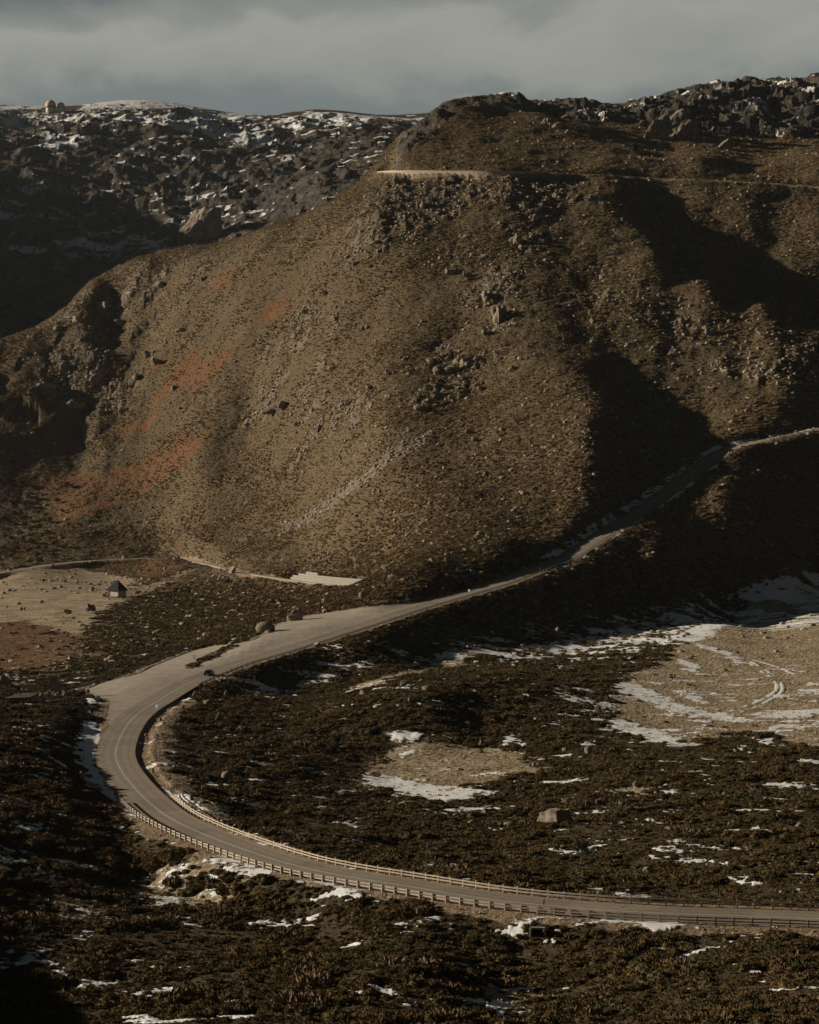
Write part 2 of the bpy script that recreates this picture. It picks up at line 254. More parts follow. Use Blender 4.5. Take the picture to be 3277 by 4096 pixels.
snow_open=snow_open0;low_band=region([[(1950,2600),(2300,2560),(2600,2480),(2800,2430),(3000,2340),(3277,2285),(3400,2285),(3400,2450),(3000,2490),(2900,2520),(2750,2590),(2300,2640),(2000,2650)]],5,5,16,58);_lb=low_band*smooth(fbm(XX*.55,YY*1.1,9,5,59,.62),-.10,.02);snow=np.maximum(snow,_lb);snow_open0=np.maximum(snow_open0,_lb);snow_open=snow_open0;snow=np.maximum(snow,shade_band*smooth(pn,-.01,.12))
patch=smooth(fbm(XX*.75,YY,5.5,5,60,.68)+.25*fbm(XX,YY,60,2,61),.28,.34)*(YY<700)*(1-smooth(YY,560,700))
snow=np.maximum(snow,patch*.8)
dv=np.where(dR<0,-dR,999);band=((YY>745)&(YY<985))
snow=np.maximum(snow,band*(smooth(-dR,4.8,5.4)*(1-smooth(-dR,7.5,10.5)))*smooth(fbm(XX,YY,5,3,62)+.25,0,.2)*smooth(YY,740,800)*(1-smooth(YY,955,985)))
snow=np.maximum(snow,band*(smooth(dR,5.0,5.6)*(1-smooth(dR,6.5,9.5)))*smooth(fbm(XX,YY,6,3,63),-.05,.15)*(1-smooth(YY,900,925)))
tracks=line_mask([[(2900,2852),(2990,2825),(3060,2795),(3105,2760),(3095,2720),(3050,2690),(2990,2650)],[(2930,2858),(3010,2835),(3080,2802),(3128,2765),(3115,2720),(3070,2685),(3000,2645)],[(3180,2700),(3120,2672),(3010,2640)]],.6,.45)
trackside=line_mask([[(2915,2855),(3000,2830),(3070,2798),(3116,2762),(3105,2720),(3060,2688),(2995,2648)]],3.0,1.0)
snow=np.maximum(snow,tracks*smooth(fbm(XX,YY,10,2,64),-.35,-.1)*.95)
snow=snow*(1-smooth(-np.abs(bay)*0+bay,-1,.5))*1.0
# high snow
slx=np.gradient(TZ,axis=1)/np.gradient(XX,axis=1);
hsn=plateau*smooth(fbm(XX,YY*.5,90,4,70)+.2*fbm(XX,YY,14,3,71),-.16,-.04)
wall=farw*(1-plateau)
hsn=np.maximum(hsn,wall*smooth(fbm(XX*.6,YY*1.5,22,5,72,.66)+.22*smooth(TZ,360,480)-.17+.16*smooth(TZ,400,500)+.22*fbm(XX,YY,300,2,73),.13,.20)*smooth(TZ,150,250))
hsn=np.maximum(hsn,farw*region([[(430,470),(560,475),(700,485),(1000,520),(1100,545),(1060,570),(880,560),(700,520),(560,510)],[(130,545),(320,530),(330,570),(250,600),(160,580)],[(1180,480),(1300,455),(1500,468),(1480,490),(1250,505)],[(640,445),(900,458),(1040,480),(960,490),(760,470)],[(0,450),(300,470),(500,460),(300,490),(0,485)]],12,34,40,74))
cs=cliff*smooth(fbm(XX*1.6,YY*.5,16,4,75,.6)+.1*fbm(XX,YY,90,2,76),.27,.34)*(XX>70)
hsn=np.maximum(hsn,cs)
hsn=np.maximum(hsn,region([[(2990,380),(3040,400),(3110,470),(3160,510),(3150,520),(3080,470),(3010,410)],[(3180,330),(3230,350),(3277,400),(3277,420),(3210,370)],[(2440,380),(2500,370),(2520,385),(2450,395)],[(2790,345),(2900,335),(2880,352),(2810,358)]],3,6,10,77))
snow=np.clip(np.maximum(snow,hsn),0,1)
# ------------------------------------------------------------------ relief
dcam=YY
Z=TZ.copy()
paved=np.maximum(1-smooth(np.abs(dR),4.4,6.5),smooth(bay,-1.5,1.)*(1-smooth(isl,-1,1)))
paved=np.maximum(paved,1-smooth(np.abs(dU),4,7));paved=np.maximum(paved,1-smooth(np.abs(dS),3,5))
free=1-paved
heathm=(1-meadow_only)
Z+=free*(.35*fbm(XX,YY,9,3,80)+.16*fbm(XX,YY,2.2,2,82)*heathm)*(1-.6*meadow_only)*(YY<1900)
Z+=free*1.6*fbm(XX,YY,45,3,84)*smooth(YY,600,900)*(1-smooth(np.abs(dR),10,60)*0)*(1-meadow_only)*(YY<1900)
hill=smooth(YY,740,900)*(1-smooth(YY,1850,1950))*(1-meadow_only)
Z+=free*hill*(1.3*fbm(XX,YY,16,4,86,.6)+1.8*fbm(XX,YY,28,3,87)*smooth(XX,60,110))*smooth(np.abs(dR),8,30)
_px=[1535,1560,1580,1640,1675,1780,1825,1860,1905,1935,2000,2050,2080,2175,2200];_hh=[.6,.8,1,4.,1.8,1.4,3.2,4.6,4.2,2,3.2,1.4,2.2,.8,0]
wallh=np.interp(uu*F+CX,_px,_hh)*((uu*F+CX>1530)&(uu*F+CX<2205));Z-=wallh*smooth(dU,4.3,4.9)*(1-smooth(dU,7,16))
rk=rock*smooth(fbm(XX,YY,26,4,90)+.15,-.05,.2)
cl=cell(XX,YY,7.5,91)-.5;cl2=cell(XX,YY,3.2,93)-.5
Z+=free*rk*(2.6*cl+1.3*cl2+2.5*np.maximum(0,ridged(XX,YY,34,3,95)-.35))
Z+=free*hill*smooth(np.abs(dR),6,14)*(.5*fbm(XX,YY,4.5,3,88)+.55*rock*(cell(XX,YY,4.,89)-.4))
Z+=free*smooth(YY,1280,1340)*(1-smooth(YY,1560,1620))*(1-smooth(XX,-215,-140))*(6*(ridged(XX,YY,75,3,140)-.45)+3*(cell(XX,YY,20,142)-.5))
Z+=scree*free*.5*cell(XX,YY,1.6,97)
gsl=np.abs(np.gradient(TZ,axis=0)/np.gradient(YY,axis=0));topf=.12+.88*smooth(gsl,.08,.34)
Z+=cliff*free*topf*(7*(cell(XX,YY,24,100)-.5)+3.5*(cell(XX,YY,9,102)-.5)+8*(ridged(XX,YY*.35,45,3,104)-.4)+2*fbm(XX,YY,8,3,106))*smooth(np.abs(dU),8,40)
wl=farw*(1-.82*plateau)*(.3+.7*topf)
Z+=wl*(22*(ridged(XX,YY*.4,170,5,110)-.4)+5*(cell(XX,YY,36,112)-.5)+3*(cell(XX,YY,14,114)-.5)+4*fbm(XX,YY,30,4,116))
Z+=(YY>560)*0
dt=smooth(dR,3.6,4.3)*(1-smooth(dR,5.6,6.8))*smooth(YY,DITCH_A,DITCH_A+12)*(1-smooth(YY,DITCH_B-10,DITCH_B));Z-=.4*dt
Z-=.22*(1-smooth(np.abs(dR),3.2,3.9))*1.0
Z-=.22*smooth(bay,.4,1.2)*(1-smooth(isl,-1,0));Z-=.2*(1-smooth(np.abs(dU),2.9,3.6));Z-=.2*(1-smooth(np.abs(dS),2.0,2.7))
Z+=.25*smooth(isl,0,1)
Z+=.16*smooth(snow,.35,.6)*(YY<1000)*(1-paved)
def H(x,y): return gs(Z,x,y)
# embankment soil beside the road
dn=np.abs(dR)
soil=np.maximum((1-smooth(-dR,6.3+2.5*fbm(XX,YY,5,3,120),8+2.5*fbm(XX,YY,5,3,120)))*(dR<0)*(YY<330),(1-smooth(dR,4.5,6.5+1.5*fbm(XX,YY,5,3,121)))*(dR>0)*(YY<300))
inner=(dR>0)*(1-smooth(dR,8+3*fbm(XX,YY,6,3,122),12+3*fbm(XX,YY,6,3,122)))*smooth(YY,285,300)*(1-smooth(YY,430,500))
soil=np.maximum(soil,inner);soil=np.maximum(soil,(1-smooth(dn,5.2,7.0))*(YY>500));soil=np.maximum(soil,smooth(bay,-3.,0));soil=np.maximum(soil,(1-smooth(np.abs(dU),4.5,6.5+3*fbm(XX,YY,9,3,123)+5*(dU>0))));soil=np.maximum(soil,(1-smooth(np.abs(dS),3,6)))
soil=np.maximum(soil,region([[(330,2850),(420,2800),(440,2880),(420,2910),(380,2870)],[(560,2345),(640,2335),(610,2365),(530,2400),(440,2395),(420,2380),(470,2370)]],.8,1.2,2,124))
soil=np.clip(soil*(1-smooth(isl,-.5,.5)),0,1)
rkc=rk*smooth(cl,-.15,.25)
rockall=np.clip(np.maximum.reduce([rkc,cliff,farw*(1-plateau*.7),scree]),0,1)
tone=np.clip(.5+.5*fbm(XX,YY,40,4,130)+.25*fbm(XX,YY,8,3,131),0,1)
# yellowish-lit broom slope on the big hill, darker heath low down
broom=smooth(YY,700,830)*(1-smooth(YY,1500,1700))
cover=(1-np.clip(meadow_only*1.15,0,1))*(1-.93*smooth(snow_open,.3,.6))*(1-.72*smooth(np.maximum(snow-snow_open,0),.3,.6))*(1-smooth(paved,.02,.3))*(1-smooth(soil,.2,.6))*(1-.6*rkc)*(1-.9*np.clip(cliff+farw,0,1))*(1-(.62+.3*(YY<760))*bracken)*(1-scree)
# ------------------------------------------------------------------ object helpers
def link(o): bpy.context.scene.collection.objects.link(o);return o
def tag(o,label=None,cat=None,group=None,kind=None):
    if label:o['label']=label
    if cat:o['category']=cat
    if group:o['group']=group
    if kind:o['kind']=kind
    return o
def mesh_np(name,co,faces,mat,smooth_=False):
    me=bpy.data.meshes.new(name);co=np.ascontiguousarray(co,np.float32);faces=np.ascontiguousarray(faces,np.int32);k=faces.shape[1]
    me.vertices.add(len(co));me.vertices.foreach_set('co',co.ravel());me.loops.add(faces.size);me.loops.foreach_set('vertex_index',faces.ravel())
    me.polygons.add(len(faces));me.polygons.foreach_set('loop_start',np.arange(0,faces.size,k,dtype=np.int32));me.polygons.foreach_set('loop_total',np.full(len(faces),k,np.int32))
    me.update(calc_edges=True)
    if smooth_: me.polygons.foreach_set('use_smooth',np.ones(len(faces),bool))
    for m in (mat if isinstance(mat,(list,tuple)) else [mat]): me.materials.append(m)
    return me
def obj(name,me,parent=None,loc=None,rz=0):
    o=bpy.data.objects.new(name,me);link(o)
    if parent:o.parent=parent
    if loc is not None:o.location=loc
    o.rotation_euler[2]=rz;return o
# ------------------------------------------------------------------ materials
class NT:
    def __init__(s,name):
        s.m=bpy.data.materials.new(name);s.m.use_nodes=True;s.t=s.m.node_tree;s.t.nodes.clear();s.out=s.t.nodes.new('ShaderNodeOutputMaterial')
    def n(s,typ,**k):
        nd=s.t.nodes.new(typ)
        for a,b in k.items():
            if a.startswith('i_'):
                key=a[2:];key=int(key) if key.isdigit() else key.replace('_',' ')
                if isinstance(b,bpy.types.NodeSocket): s.t.links.new(b,nd.inputs[key])
                else: nd.inputs[key].default_value=b
            else: setattr(nd,a,b)
        return nd
    def mix(s,f,a,b,mode='MIX'):
        nd=s.t.nodes.new('ShaderNodeMix');nd.data_type='RGBA';nd.blend_type=mode
        for sock,v in((nd.inputs[0],f),(nd.inputs[6],a),(nd.inputs[7],b)):
            if isinstance(v,bpy.types.NodeSocket): s.t.links.new(v,sock)
            else: sock.default_value=(*v,1) if isinstance(v,tuple) else v if sock.type=='VALUE' else (v,v,v,1)
        return nd.outputs[2]
    def math(s,op,a,b=None,c=None,clamp=False):
        nd=s.t.nodes.new('ShaderNodeMath');nd.operation=op;nd.use_clamp=clamp
        for k,v in enumerate((a,b,c)):
            if v is None: continue
            if isinstance(v,bpy.types.NodeSocket): s.t.links.new(v,nd.inputs[k])
            else: nd.inputs[k].default_value=v
        return nd.outputs[0]
    def noise(s,vec,scale,detail=4,rough=.55):
        return s.n('ShaderNodeTexNoise',i_Vector=vec,i_Scale=scale,i_Detail=detail,i_Roughness=rough).outputs[0]
    def rng(s,v,a,b,c=0.,d=1.):
        nd=s.n('ShaderNodeMapRange',i_Value=v,i_From_Min=a,i_From_Max=b,i_To_Min=c,i_To_Max=d);return nd.outputs[0]
    def done(s,col,rough=.9,bump=None,spec=.15,metal=0.,dist=.1,strength=1.):
        b=s.n('ShaderNodeBsdfPrincipled');b.inputs['Specular IOR Level'].default_value=spec;b.inputs['Metallic'].default_value=metal
        for k,v in(('Base Color',col),('Roughness',rough)):
            if isinstance(v,bpy.types.NodeSocket): s.t.links.new(v,b.inputs[k])
            else: b.inputs[k].default_value=(*v,1) if isinstance(v,tuple) else v
        if bump is not None:
            bn=s.n('ShaderNodeBump',i_Height=bump,i_Strength=strength,i_Distance=dist);s.t.links.new(bn.outputs[0],b.inputs['Normal'])
        s.t.links.new(b.outputs[0],s.out.inputs[0]);return s.m
def simple(name,col,rough=.8,var=.25,scale=3.,metal=0.,spec=.2):
    t=NT(name);g=t.n('ShaderNodeTexCoord').outputs['Object'];nz=t.noise(g,scale,4)
    c=t.mix(t.rng(nz,.3,.7),tuple(x*(1-var) for x in col),tuple(min(1,x*(1+var)) for x in col))
    return t.done(c,rough,None,spec,metal)
def terrain_material():
    t=NT('ground_cover');pos=t.n('ShaderNodeNewGeometry').outputs['Position']
    A=t.n('ShaderNodeAttribute',attribute_name='mA');B=t.n('ShaderNodeAttribute',attribute_name='mB')
    sa=t.n('ShaderNodeSeparateColor',i_Color=A.outputs['Color']).outputs;sb=t.n('ShaderNodeSeparateColor',i_Color=B.outputs['Color']).outputs
    snow,gr,br=sa[0],sa[1],sa[2];rk=A.outputs['Alpha'];so,tone,far=sb[0],sb[1],sb[2];lit=B.outputs['Alpha']
    n1=t.noise(pos,.9,6,.6);n2=t.noise(pos,.12,5,.6);n3=t.noise(pos,4.,4,.65);n4=t.noise(pos,.03,4,.55)
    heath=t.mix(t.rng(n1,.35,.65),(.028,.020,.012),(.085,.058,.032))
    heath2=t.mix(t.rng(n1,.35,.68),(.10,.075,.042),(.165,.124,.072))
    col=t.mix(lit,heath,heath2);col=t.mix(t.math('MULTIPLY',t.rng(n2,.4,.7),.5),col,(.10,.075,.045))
    grass=t.mix(t.rng(n3,.3,.7),(.30,.24,.165),(.45,.37,.265));grass=t.mix(t.rng(n2,.35,.7),grass,(.16,.12,.07))
    grass=t.mix(t.math('MULTIPLY',t.rng(n1,.56,.7),.45),grass,(.09,.065,.038))
    e=t.math('ADD',gr,t.math('MULTIPLY',t.math('SUBTRACT',n1,.5),.7));col=t.mix(t.rng(e,.4,.6),col,grass)
    brc=t.mix(t.rng(n3,.3,.7),(.095,.043,.019),(.195,.092,.038));brc=t.mix(t.rng(n1,.46,.62),brc,(.075,.055,.03))
    e=t.math('ADD',br,t.math('ADD',t.math('MULTIPLY',t.math('SUBTRACT',n2,.5),1.8),t.math('MULTIPLY',t.math('SUBTRACT',n1,.5),1.0)));col=t.mix(t.rng(e,.32,.52),col,brc)
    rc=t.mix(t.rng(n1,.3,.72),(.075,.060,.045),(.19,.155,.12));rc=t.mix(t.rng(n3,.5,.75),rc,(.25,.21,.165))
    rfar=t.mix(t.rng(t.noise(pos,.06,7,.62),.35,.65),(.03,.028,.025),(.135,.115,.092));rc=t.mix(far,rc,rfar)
    nz=t.n('ShaderNodeSeparateXYZ',i_Vector=t.n('ShaderNodeNewGeometry').outputs['True Normal']).outputs[2]
    steep=t.rng(nz,.93,.62);rm=t.math('MULTIPLY',rk,t.math('ADD',.35,steep))
    e=t.math('ADD',rm,t.math('MULTIPLY',t.math('SUBTRACT',n2,.5),.9));col=t.mix(t.rng(e,.42,.56),col,rc)
    sc=t.mix(t.rng(n3,.3,.7),(.15,.105,.068),(.30,.225,.155));sc=t.mix(t.rng(n1,.55,.7),sc,(.08,.055,.035))
    e=t.math('ADD',so,t.math('MULTIPLY',t.math('SUBTRACT',n1,.5),.8));col=t.mix(t.rng(e,.4,.6),col,sc)
    dsp=t.math('ADD',t.math('MULTIPLY',t.math('SUBTRACT',n3,.5),.55),t.math('MULTIPLY',t.math('SUBTRACT',n1,.5),1.0))
    e=t.math('ADD',snow,t.math('MULTIPLY',dsp,t.mix(far,(1,1,1),(.5,.5,.5))));e=t.math('ADD',e,t.math('MULTIPLY',far,t.math('MULTIPLY',t.math('SUBTRACT',t.noise(pos,.14,6,.7),.5),1.6)))
    flat=t.rng(nz,.58,.74);flat=t.math('MAXIMUM',flat,t.math('SUBTRACT',1.,far))
    sf=t.math('MULTIPLY',t.rng(e,.47,.60),flat)
    sn=t.mix(t.rng(n2,.3,.7),(.60,.615,.63),(.76,.76,.76));col=t.mix(sf,col,sn)
    nf=t.noise(pos,.22,7,.65);bh=t.mix(far,n1,t.math('MULTIPLY',nf,14.));bh=t.mix(t.math('MULTIPLY',sf,.9),bh,0.)
    b=t.n('ShaderNodeSeparateColor',i_Color=bh).outputs[0]
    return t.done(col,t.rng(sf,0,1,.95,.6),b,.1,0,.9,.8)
M_ground=terrain_material()
def road_mat(name,a,b,patchy=.0,lanes=False):
    t=NT(name);pos=t.n('ShaderNodeNewGeometry').outputs['Position'];n1=t.noise(pos,.25,5,.6);n2=t.noise(pos,9.,3,.6);n3=t.noise(pos,.8,4)
    c=t.mix(t.rng(n1,.35,.65),a,b);c=t.mix(t.math('MULTIPLY',t.rng(n2,.35,.75),.35),c,tuple(min(1,x*1.5) for x in b));c=t.mix(t.math('MULTIPLY',t.rng(n3,.55,.75),.35+patchy),c,tuple(x*.7 for x in a))
    if lanes:
        ac=t.n('ShaderNodeAttribute',attribute_name='across').outputs['Fac'];w_=t.math('ABSOLUTE',t.math('SUBTRACT',t.math('ABSOLUTE',ac),1.55));tr=t.rng(t.math('ABSOLUTE',t.math('SUBTRACT',w_,.75)),.42,.08)
        c=t.mix(t.math('MULTIPLY',tr,t.rng(n3,.2,.8,.15,.5)),c,tuple(x*.62 for x in a));ed=t.rng(t.math('ABSOLUTE',ac),3.0,3.7);c=t.mix(t.math('MULTIPLY',ed,t.rng(n3,.35,.6)),c,(.20,.155,.11))
        pt=t.n('ShaderNodeTexVoronoi',i_Vector=pos,i_Scale=.11).outputs['Color'];pv_=t.n('ShaderNodeSeparateColor',i_Color=pt).outputs[0];c=t.mix(t.math('MULTIPLY',t.rng(pv_,.72,.74),.28),c,tuple(x*.55 for x in a))
        cr_=t.n('ShaderNodeTexVoronoi',i_Vector=pos,i_Scale=.35,feature='DISTANCE_TO_EDGE').outputs['Distance'];c=t.mix(t.math('MULTIPLY',t.rng(cr_,.03,.0),t.rng(n1,.45,.6,0,.6)),c,(.05,.045,.04))
    return t.done(c,.8,n2,.25,0,.02,.4)
M_road=road_mat('worn_asphalt',(.19,.158,.124),(.24,.20,.158),lanes=True)
M_bay=road_mat('gravelly_asphalt',(.22,.185,.145),(.32,.28,.23),.5)
M_side=road_mat('pale_road',(.20,.18,.15),(.28,.25,.21))
def paint_mat(name,col):
    t=NT(name);pos=t.n('ShaderNodeNewGeometry').outputs['Position'];n1=t.noise(pos,2.5,4,.7)
    return t.done(t.mix(t.rng(n1,.45,.75),col,(.19,.16,.125)),.7)
M_white=paint_mat('white_road_paint',(.58,.57,.52));M_yellow=paint_mat('yellow_road_paint',(.42,.27,.09))
def foliage(name,cols,var=.35):
    t=NT(name);rnd=t.n('ShaderNodeObjectInfo').outputs['Random'];pos=t.n('ShaderNodeNewGeometry').outputs['Position']
    n=t.noise(pos,.05,3);n2=t.noise(pos,2.2,3)
    f=t.math('ADD',t.math('MULTIPLY',rnd,.55),t.math('MULTIPLY',t.rng(n,.3,.7),.45))
    cr=t.n('ShaderNodeValToRGB',i_Fac=f);el=cr.color_ramp.elements
    while len(el)<len(cols): el.new(.5)
    for i,c in enumerate(cols): el[i].position=i/(len(cols)-1);el[i].color=(*c,1)
    c=t.mix(t.math('MULTIPLY',t.rng(n2,.35,.7),.5),cr.outputs[0],tuple(min(1,x*1.6) for x in cols[len(cols)//2]))
    return t.done(c,.9,None,.05)
M_heath=foliage('heath_foliage',[(.034,.031,.015),(.058,.042,.019),(.100,.066,.029),(.050,.050,.024),(.078,.070,.036)])
M_broom=foliage('broom_foliage',[(.112,.080,.042),(.168,.120,.062),(.235,.170,.095),(.135,.104,.059)])
M_straw=foliage('straw',[(.36,.29,.20),(.43,.355,.25),(.50,.42,.30)])
M_twig=foliage('bare_twigs',[(.11,.078,.050),(.15,.105,.065),(.10,.080,.045)])
# ------------------------------------------------------------------ terrain mesh
co=np.stack([XX,YY,Z],-1).reshape(-1,3)
idx=np.arange(NROW*NCOL).reshape(NROW,NCOL)
fc=np.stack([idx[:-1,:-1],idx[:-1,1:],idx[1:,1:],idx[1:,:-1]],-1).reshape(-1,4)
me=mesh_np('terrain',co,fc,M_ground,True)
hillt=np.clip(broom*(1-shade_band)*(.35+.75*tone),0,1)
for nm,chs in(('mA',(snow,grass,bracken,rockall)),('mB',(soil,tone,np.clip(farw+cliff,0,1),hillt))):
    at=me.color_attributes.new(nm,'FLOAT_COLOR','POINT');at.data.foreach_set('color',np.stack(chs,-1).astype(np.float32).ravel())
terrain=tag(obj('terrain',me),kind='structure')
# ------------------------------------------------------------------ placing things on the finished ground
_D=np.exp(np.linspace(math.log(125),math.log(4600),3600))
def at(px,py,lo=0,hi=9e9):
    while True:
        u=(px-CX)/F;z=gs(Z,u*_D,_D);r=(YH-py)/F*_D;m=np.where((z>=r)&(_D>lo))[0];m=m[m>0]
        if len(m): break
        py+=1
    i=m[0];a=z[i-1]-r[i-1];b=z[i]-r[i];t=min(max(a/(a-b),0),1) if a<b else 0;D=_D[i-1]+(_D[i]-_D[i-1])*t
    return Vector((u*D,D,float(H(u*D,D))))
def ground(x,y): return float(H(x,y))
class MB:
    def __init__(s): s.v=[];s.f=[];s.mi=[]
    def add(s,v,f,m=0):
        k=len(s.v);s.v+=[tuple(a) for a in v];s.f+=[tuple(i+k for i in q) for q in f];s.mi+=[m]*len(f);return s
    def box(s,c,d,rz=0,m=0,taper=1.):
        X,Y,Q=d[0]/2,d[1]/2,d[2]/2;ca,sa=math.cos(rz),math.sin(rz);v=[]
        for z,t in((-Q,1),(Q,taper)):
            for x,y in((-X,-Y),(X,-Y),(X,Y),(-X,Y)): v.append((c[0]+x*t*ca-y*t*sa,c[1]+x*t*sa+y*t*ca,c[2]+z))
        return s.add(v,[(3,2,1,0),(4,5,6,7),(0,1,5,4),(1,2,6,5),(2,3,7,6),(3,0,4,7)],m)
    def cyl(s,a,b,r0,r1=None,n=10,m=0):
        a=Vector(a);b=Vector(b);r1=r0 if r1 is None else r1;d=(b-a).normalized();p=d.orthogonal().normalized();q=d.cross(p);v=[]
        for c,r in((a,r0),(b,r1)):
            for i in range(n): t=2*math.pi*i/n;v.append(c+p*(r*math.cos(t))+q*(r*math.sin(t)))
        f=[(i,(i+1)%n,n+(i+1)%n,n+i) for i in range(n)]+[tuple(range(n-1,-1,-1)),tuple(range(n,2*n))]
        return s.add(v,f,m)
    def mesh(s,name,mat,sm=False):
        me=bpy.data.meshes.new(name);me.from_pydata(s.v,[],s.f)
        for x in (mat if isinstance(mat,(list,tuple)) else [mat]): me.materials.append(x)
        for p,i in zip(me.polygons,s.mi): p.material_index=i;p.use_smooth=sm
        me.update();return me
    def build(s,name,mat,parent=None,sm=False,loc=None,rz=0): return obj(name,s.mesh(name,mat,sm),parent,loc,rz)
def empty(name,loc,rz=0):
    o=bpy.data.objects.new(name,None);link(o);o.location=loc;o.rotation_euler[2]=rz;o.empty_display_size=.5;return o
# ------------------------------------------------------------------ roads
def ribbon(pl,a,b,lift,step=1,i0=0,i1=None,zf=None,cols=1):
    nr=normals(pl);i1=len(pl) if i1 is None else i1;ii=list(range(i0,i1,step));v=[];f=[]
    for i in ii:
        for k in range(cols+1):
            o_=a+(b-a)*k/cols;x,y=pl[i,0]+nr[i,0]*o_,pl[i,1]+nr[i,1]*o_;v.append((x,y,pl[i,2]+lift))
    n_=cols+1
    for j in range(len(ii)-1):
        for k in range(cols): f.append((j*n_+k,(j+1)*n_+k,(j+1)*n_+k+1,j*n_+k+1))
    return v,f
def offs(pl,o_,i0=0,i1=None):
    nr=normals(pl);q=pl.copy();q[:,:2]+=nr*o_;return q[i0:i1]
w=MB();v,f=ribbon(ROAD,-3.75,3.6,.03,cols=14);w.add(v,f);road=tag(w.build('road',M_road),kind='structure');_a=road.data.attributes.new('across','FLOAT','POINT');_a.data.foreach_set('value',np.tile(np.linspace(-3.75,3.6,15),len(v)//15).astype(np.float32))
w=MB();w.add(*ribbon(UPR,-3.4,3.4,.02));tag(w.build('upper_road',M_side),kind='structure')
w=MB();w.add(*ribbon(SIDE,-2.4,2.4,.02));tag(w.build('side_road',M_side),kind='structure')
def mark(lines,name,mat):
    w=MB()
    for (o_,wd,i0,i1,dash) in lines:
        if dash:
            for i in range(i0,i1-1,dash): w.add(*ribbon(ROAD,o_-wd/2,o_+wd/2,.045,i0=i,i1=min(i+2+(dash>3),i1)))
        else: w.add(*ribbon(ROAD,o_-wd/2,o_+wd/2,.045,i0=i0,i1=i1))
    return tag(w.build(name,mat),kind='structure')
def ri(px,py):  # nearest road sample to a surveyed pixel
    p=hit(px,py);return int(np.argmin(np.hypot(ROAD[:,0]-p[0],ROAD[:,1]-p[1])))
iA=ri(375,3023);iJ=ri(812,2715);iE=len(ROAD);iL=ri(1982,2342)
mark([(0,.14,0,iE,0)],'road_centre_line',M_white)
mark([(3.05,.12,0,iE,0),(-3.1,.12,0,ri(690,3290),0),(-2.9,.12,ri(690,3290),iJ+40,2),(-3.05,.12,iJ+42,iE,3)],'road_edge_line',M_yellow)
# lay-by and junction paving: filled outline laid on the smooth surface
from mathutils.geometry import delaunay_2d_cdt
def paved_area(name,pg,hole,mat,lift):
    def dens(q):
        o=[]
        for i in range(len(q)):
            a=q[i-1];b=q[i];k=max(1,int(np.linalg.norm(b-a)/2.2))
            for t in range(k): o.append(a+(b-a)*t/k)
        o=np.array(o);return o+np.stack([fbm(o[:,0]*1.3,o[:,1],3,3,9),fbm(o[:,0],o[:,1]*1.3,3,3,12)],1)*.9
    B=dens(pg);Hh=dens(hole);x0,y0=B.min(0);x1,y1=B.max(0);gx,gy_=np.meshgrid(np.arange(x0,x1,2.2),np.arange(y0,y1,2.2));G=np.stack([gx.ravel(),gy_.ravel()],1)
    G=G[(pdist(B,G[:,0],G[:,1])>.7)&(pdist(Hh,G[:,0],G[:,1])<-.7)]
    pts=[Vector(p) for p in np.concatenate([B,Hh,G])];nb,nh=len(B),len(Hh);ed=[(i,(i+1)%nb) for i in range(nb)]+[(nb+i,nb+(i+1)%nh) for i in range(nh)]
    vo,eo,fo,*_=delaunay_2d_cdt(pts,ed,[],0,1e-4);vo=np.array([(p.x,p.y) for p in vo]);fo=[tuple(q) for q in fo]
    cx=np.array([vo[list(q)].mean(0) for q in fo]);ok=(pdist(B,cx[:,0],cx[:,1])>0)&(pdist(Hh,cx[:,0],cx[:,1])<0)
    z=gs(TZ,vo[:,0],vo[:,1])+lift;d,_,_=near(ROAD,vo[:,0],vo[:,1],12);z=np.where(np.abs(d)<4.6,z-.03,z)
    w=MB();w.add([(a[0],a[1],c) for a,c in zip(vo,z)],[q for q,k in zip(fo,ok) if k]);o=w.build(name,mat)
    bm=bmesh.new();bm.from_mesh(o.data);bmesh.ops.recalc_face_normals(bm,faces=bm.faces);s_=sum(q.normal.z for q in bm.faces)
    if s_<0: bmesh.ops.reverse_faces(bm,faces=bm.faces)
    bm.to_mesh(o.data);bm.free();return tag(o,kind='structure')
paved_area('lay_by',BAY,ISL,M_bay,-.03)
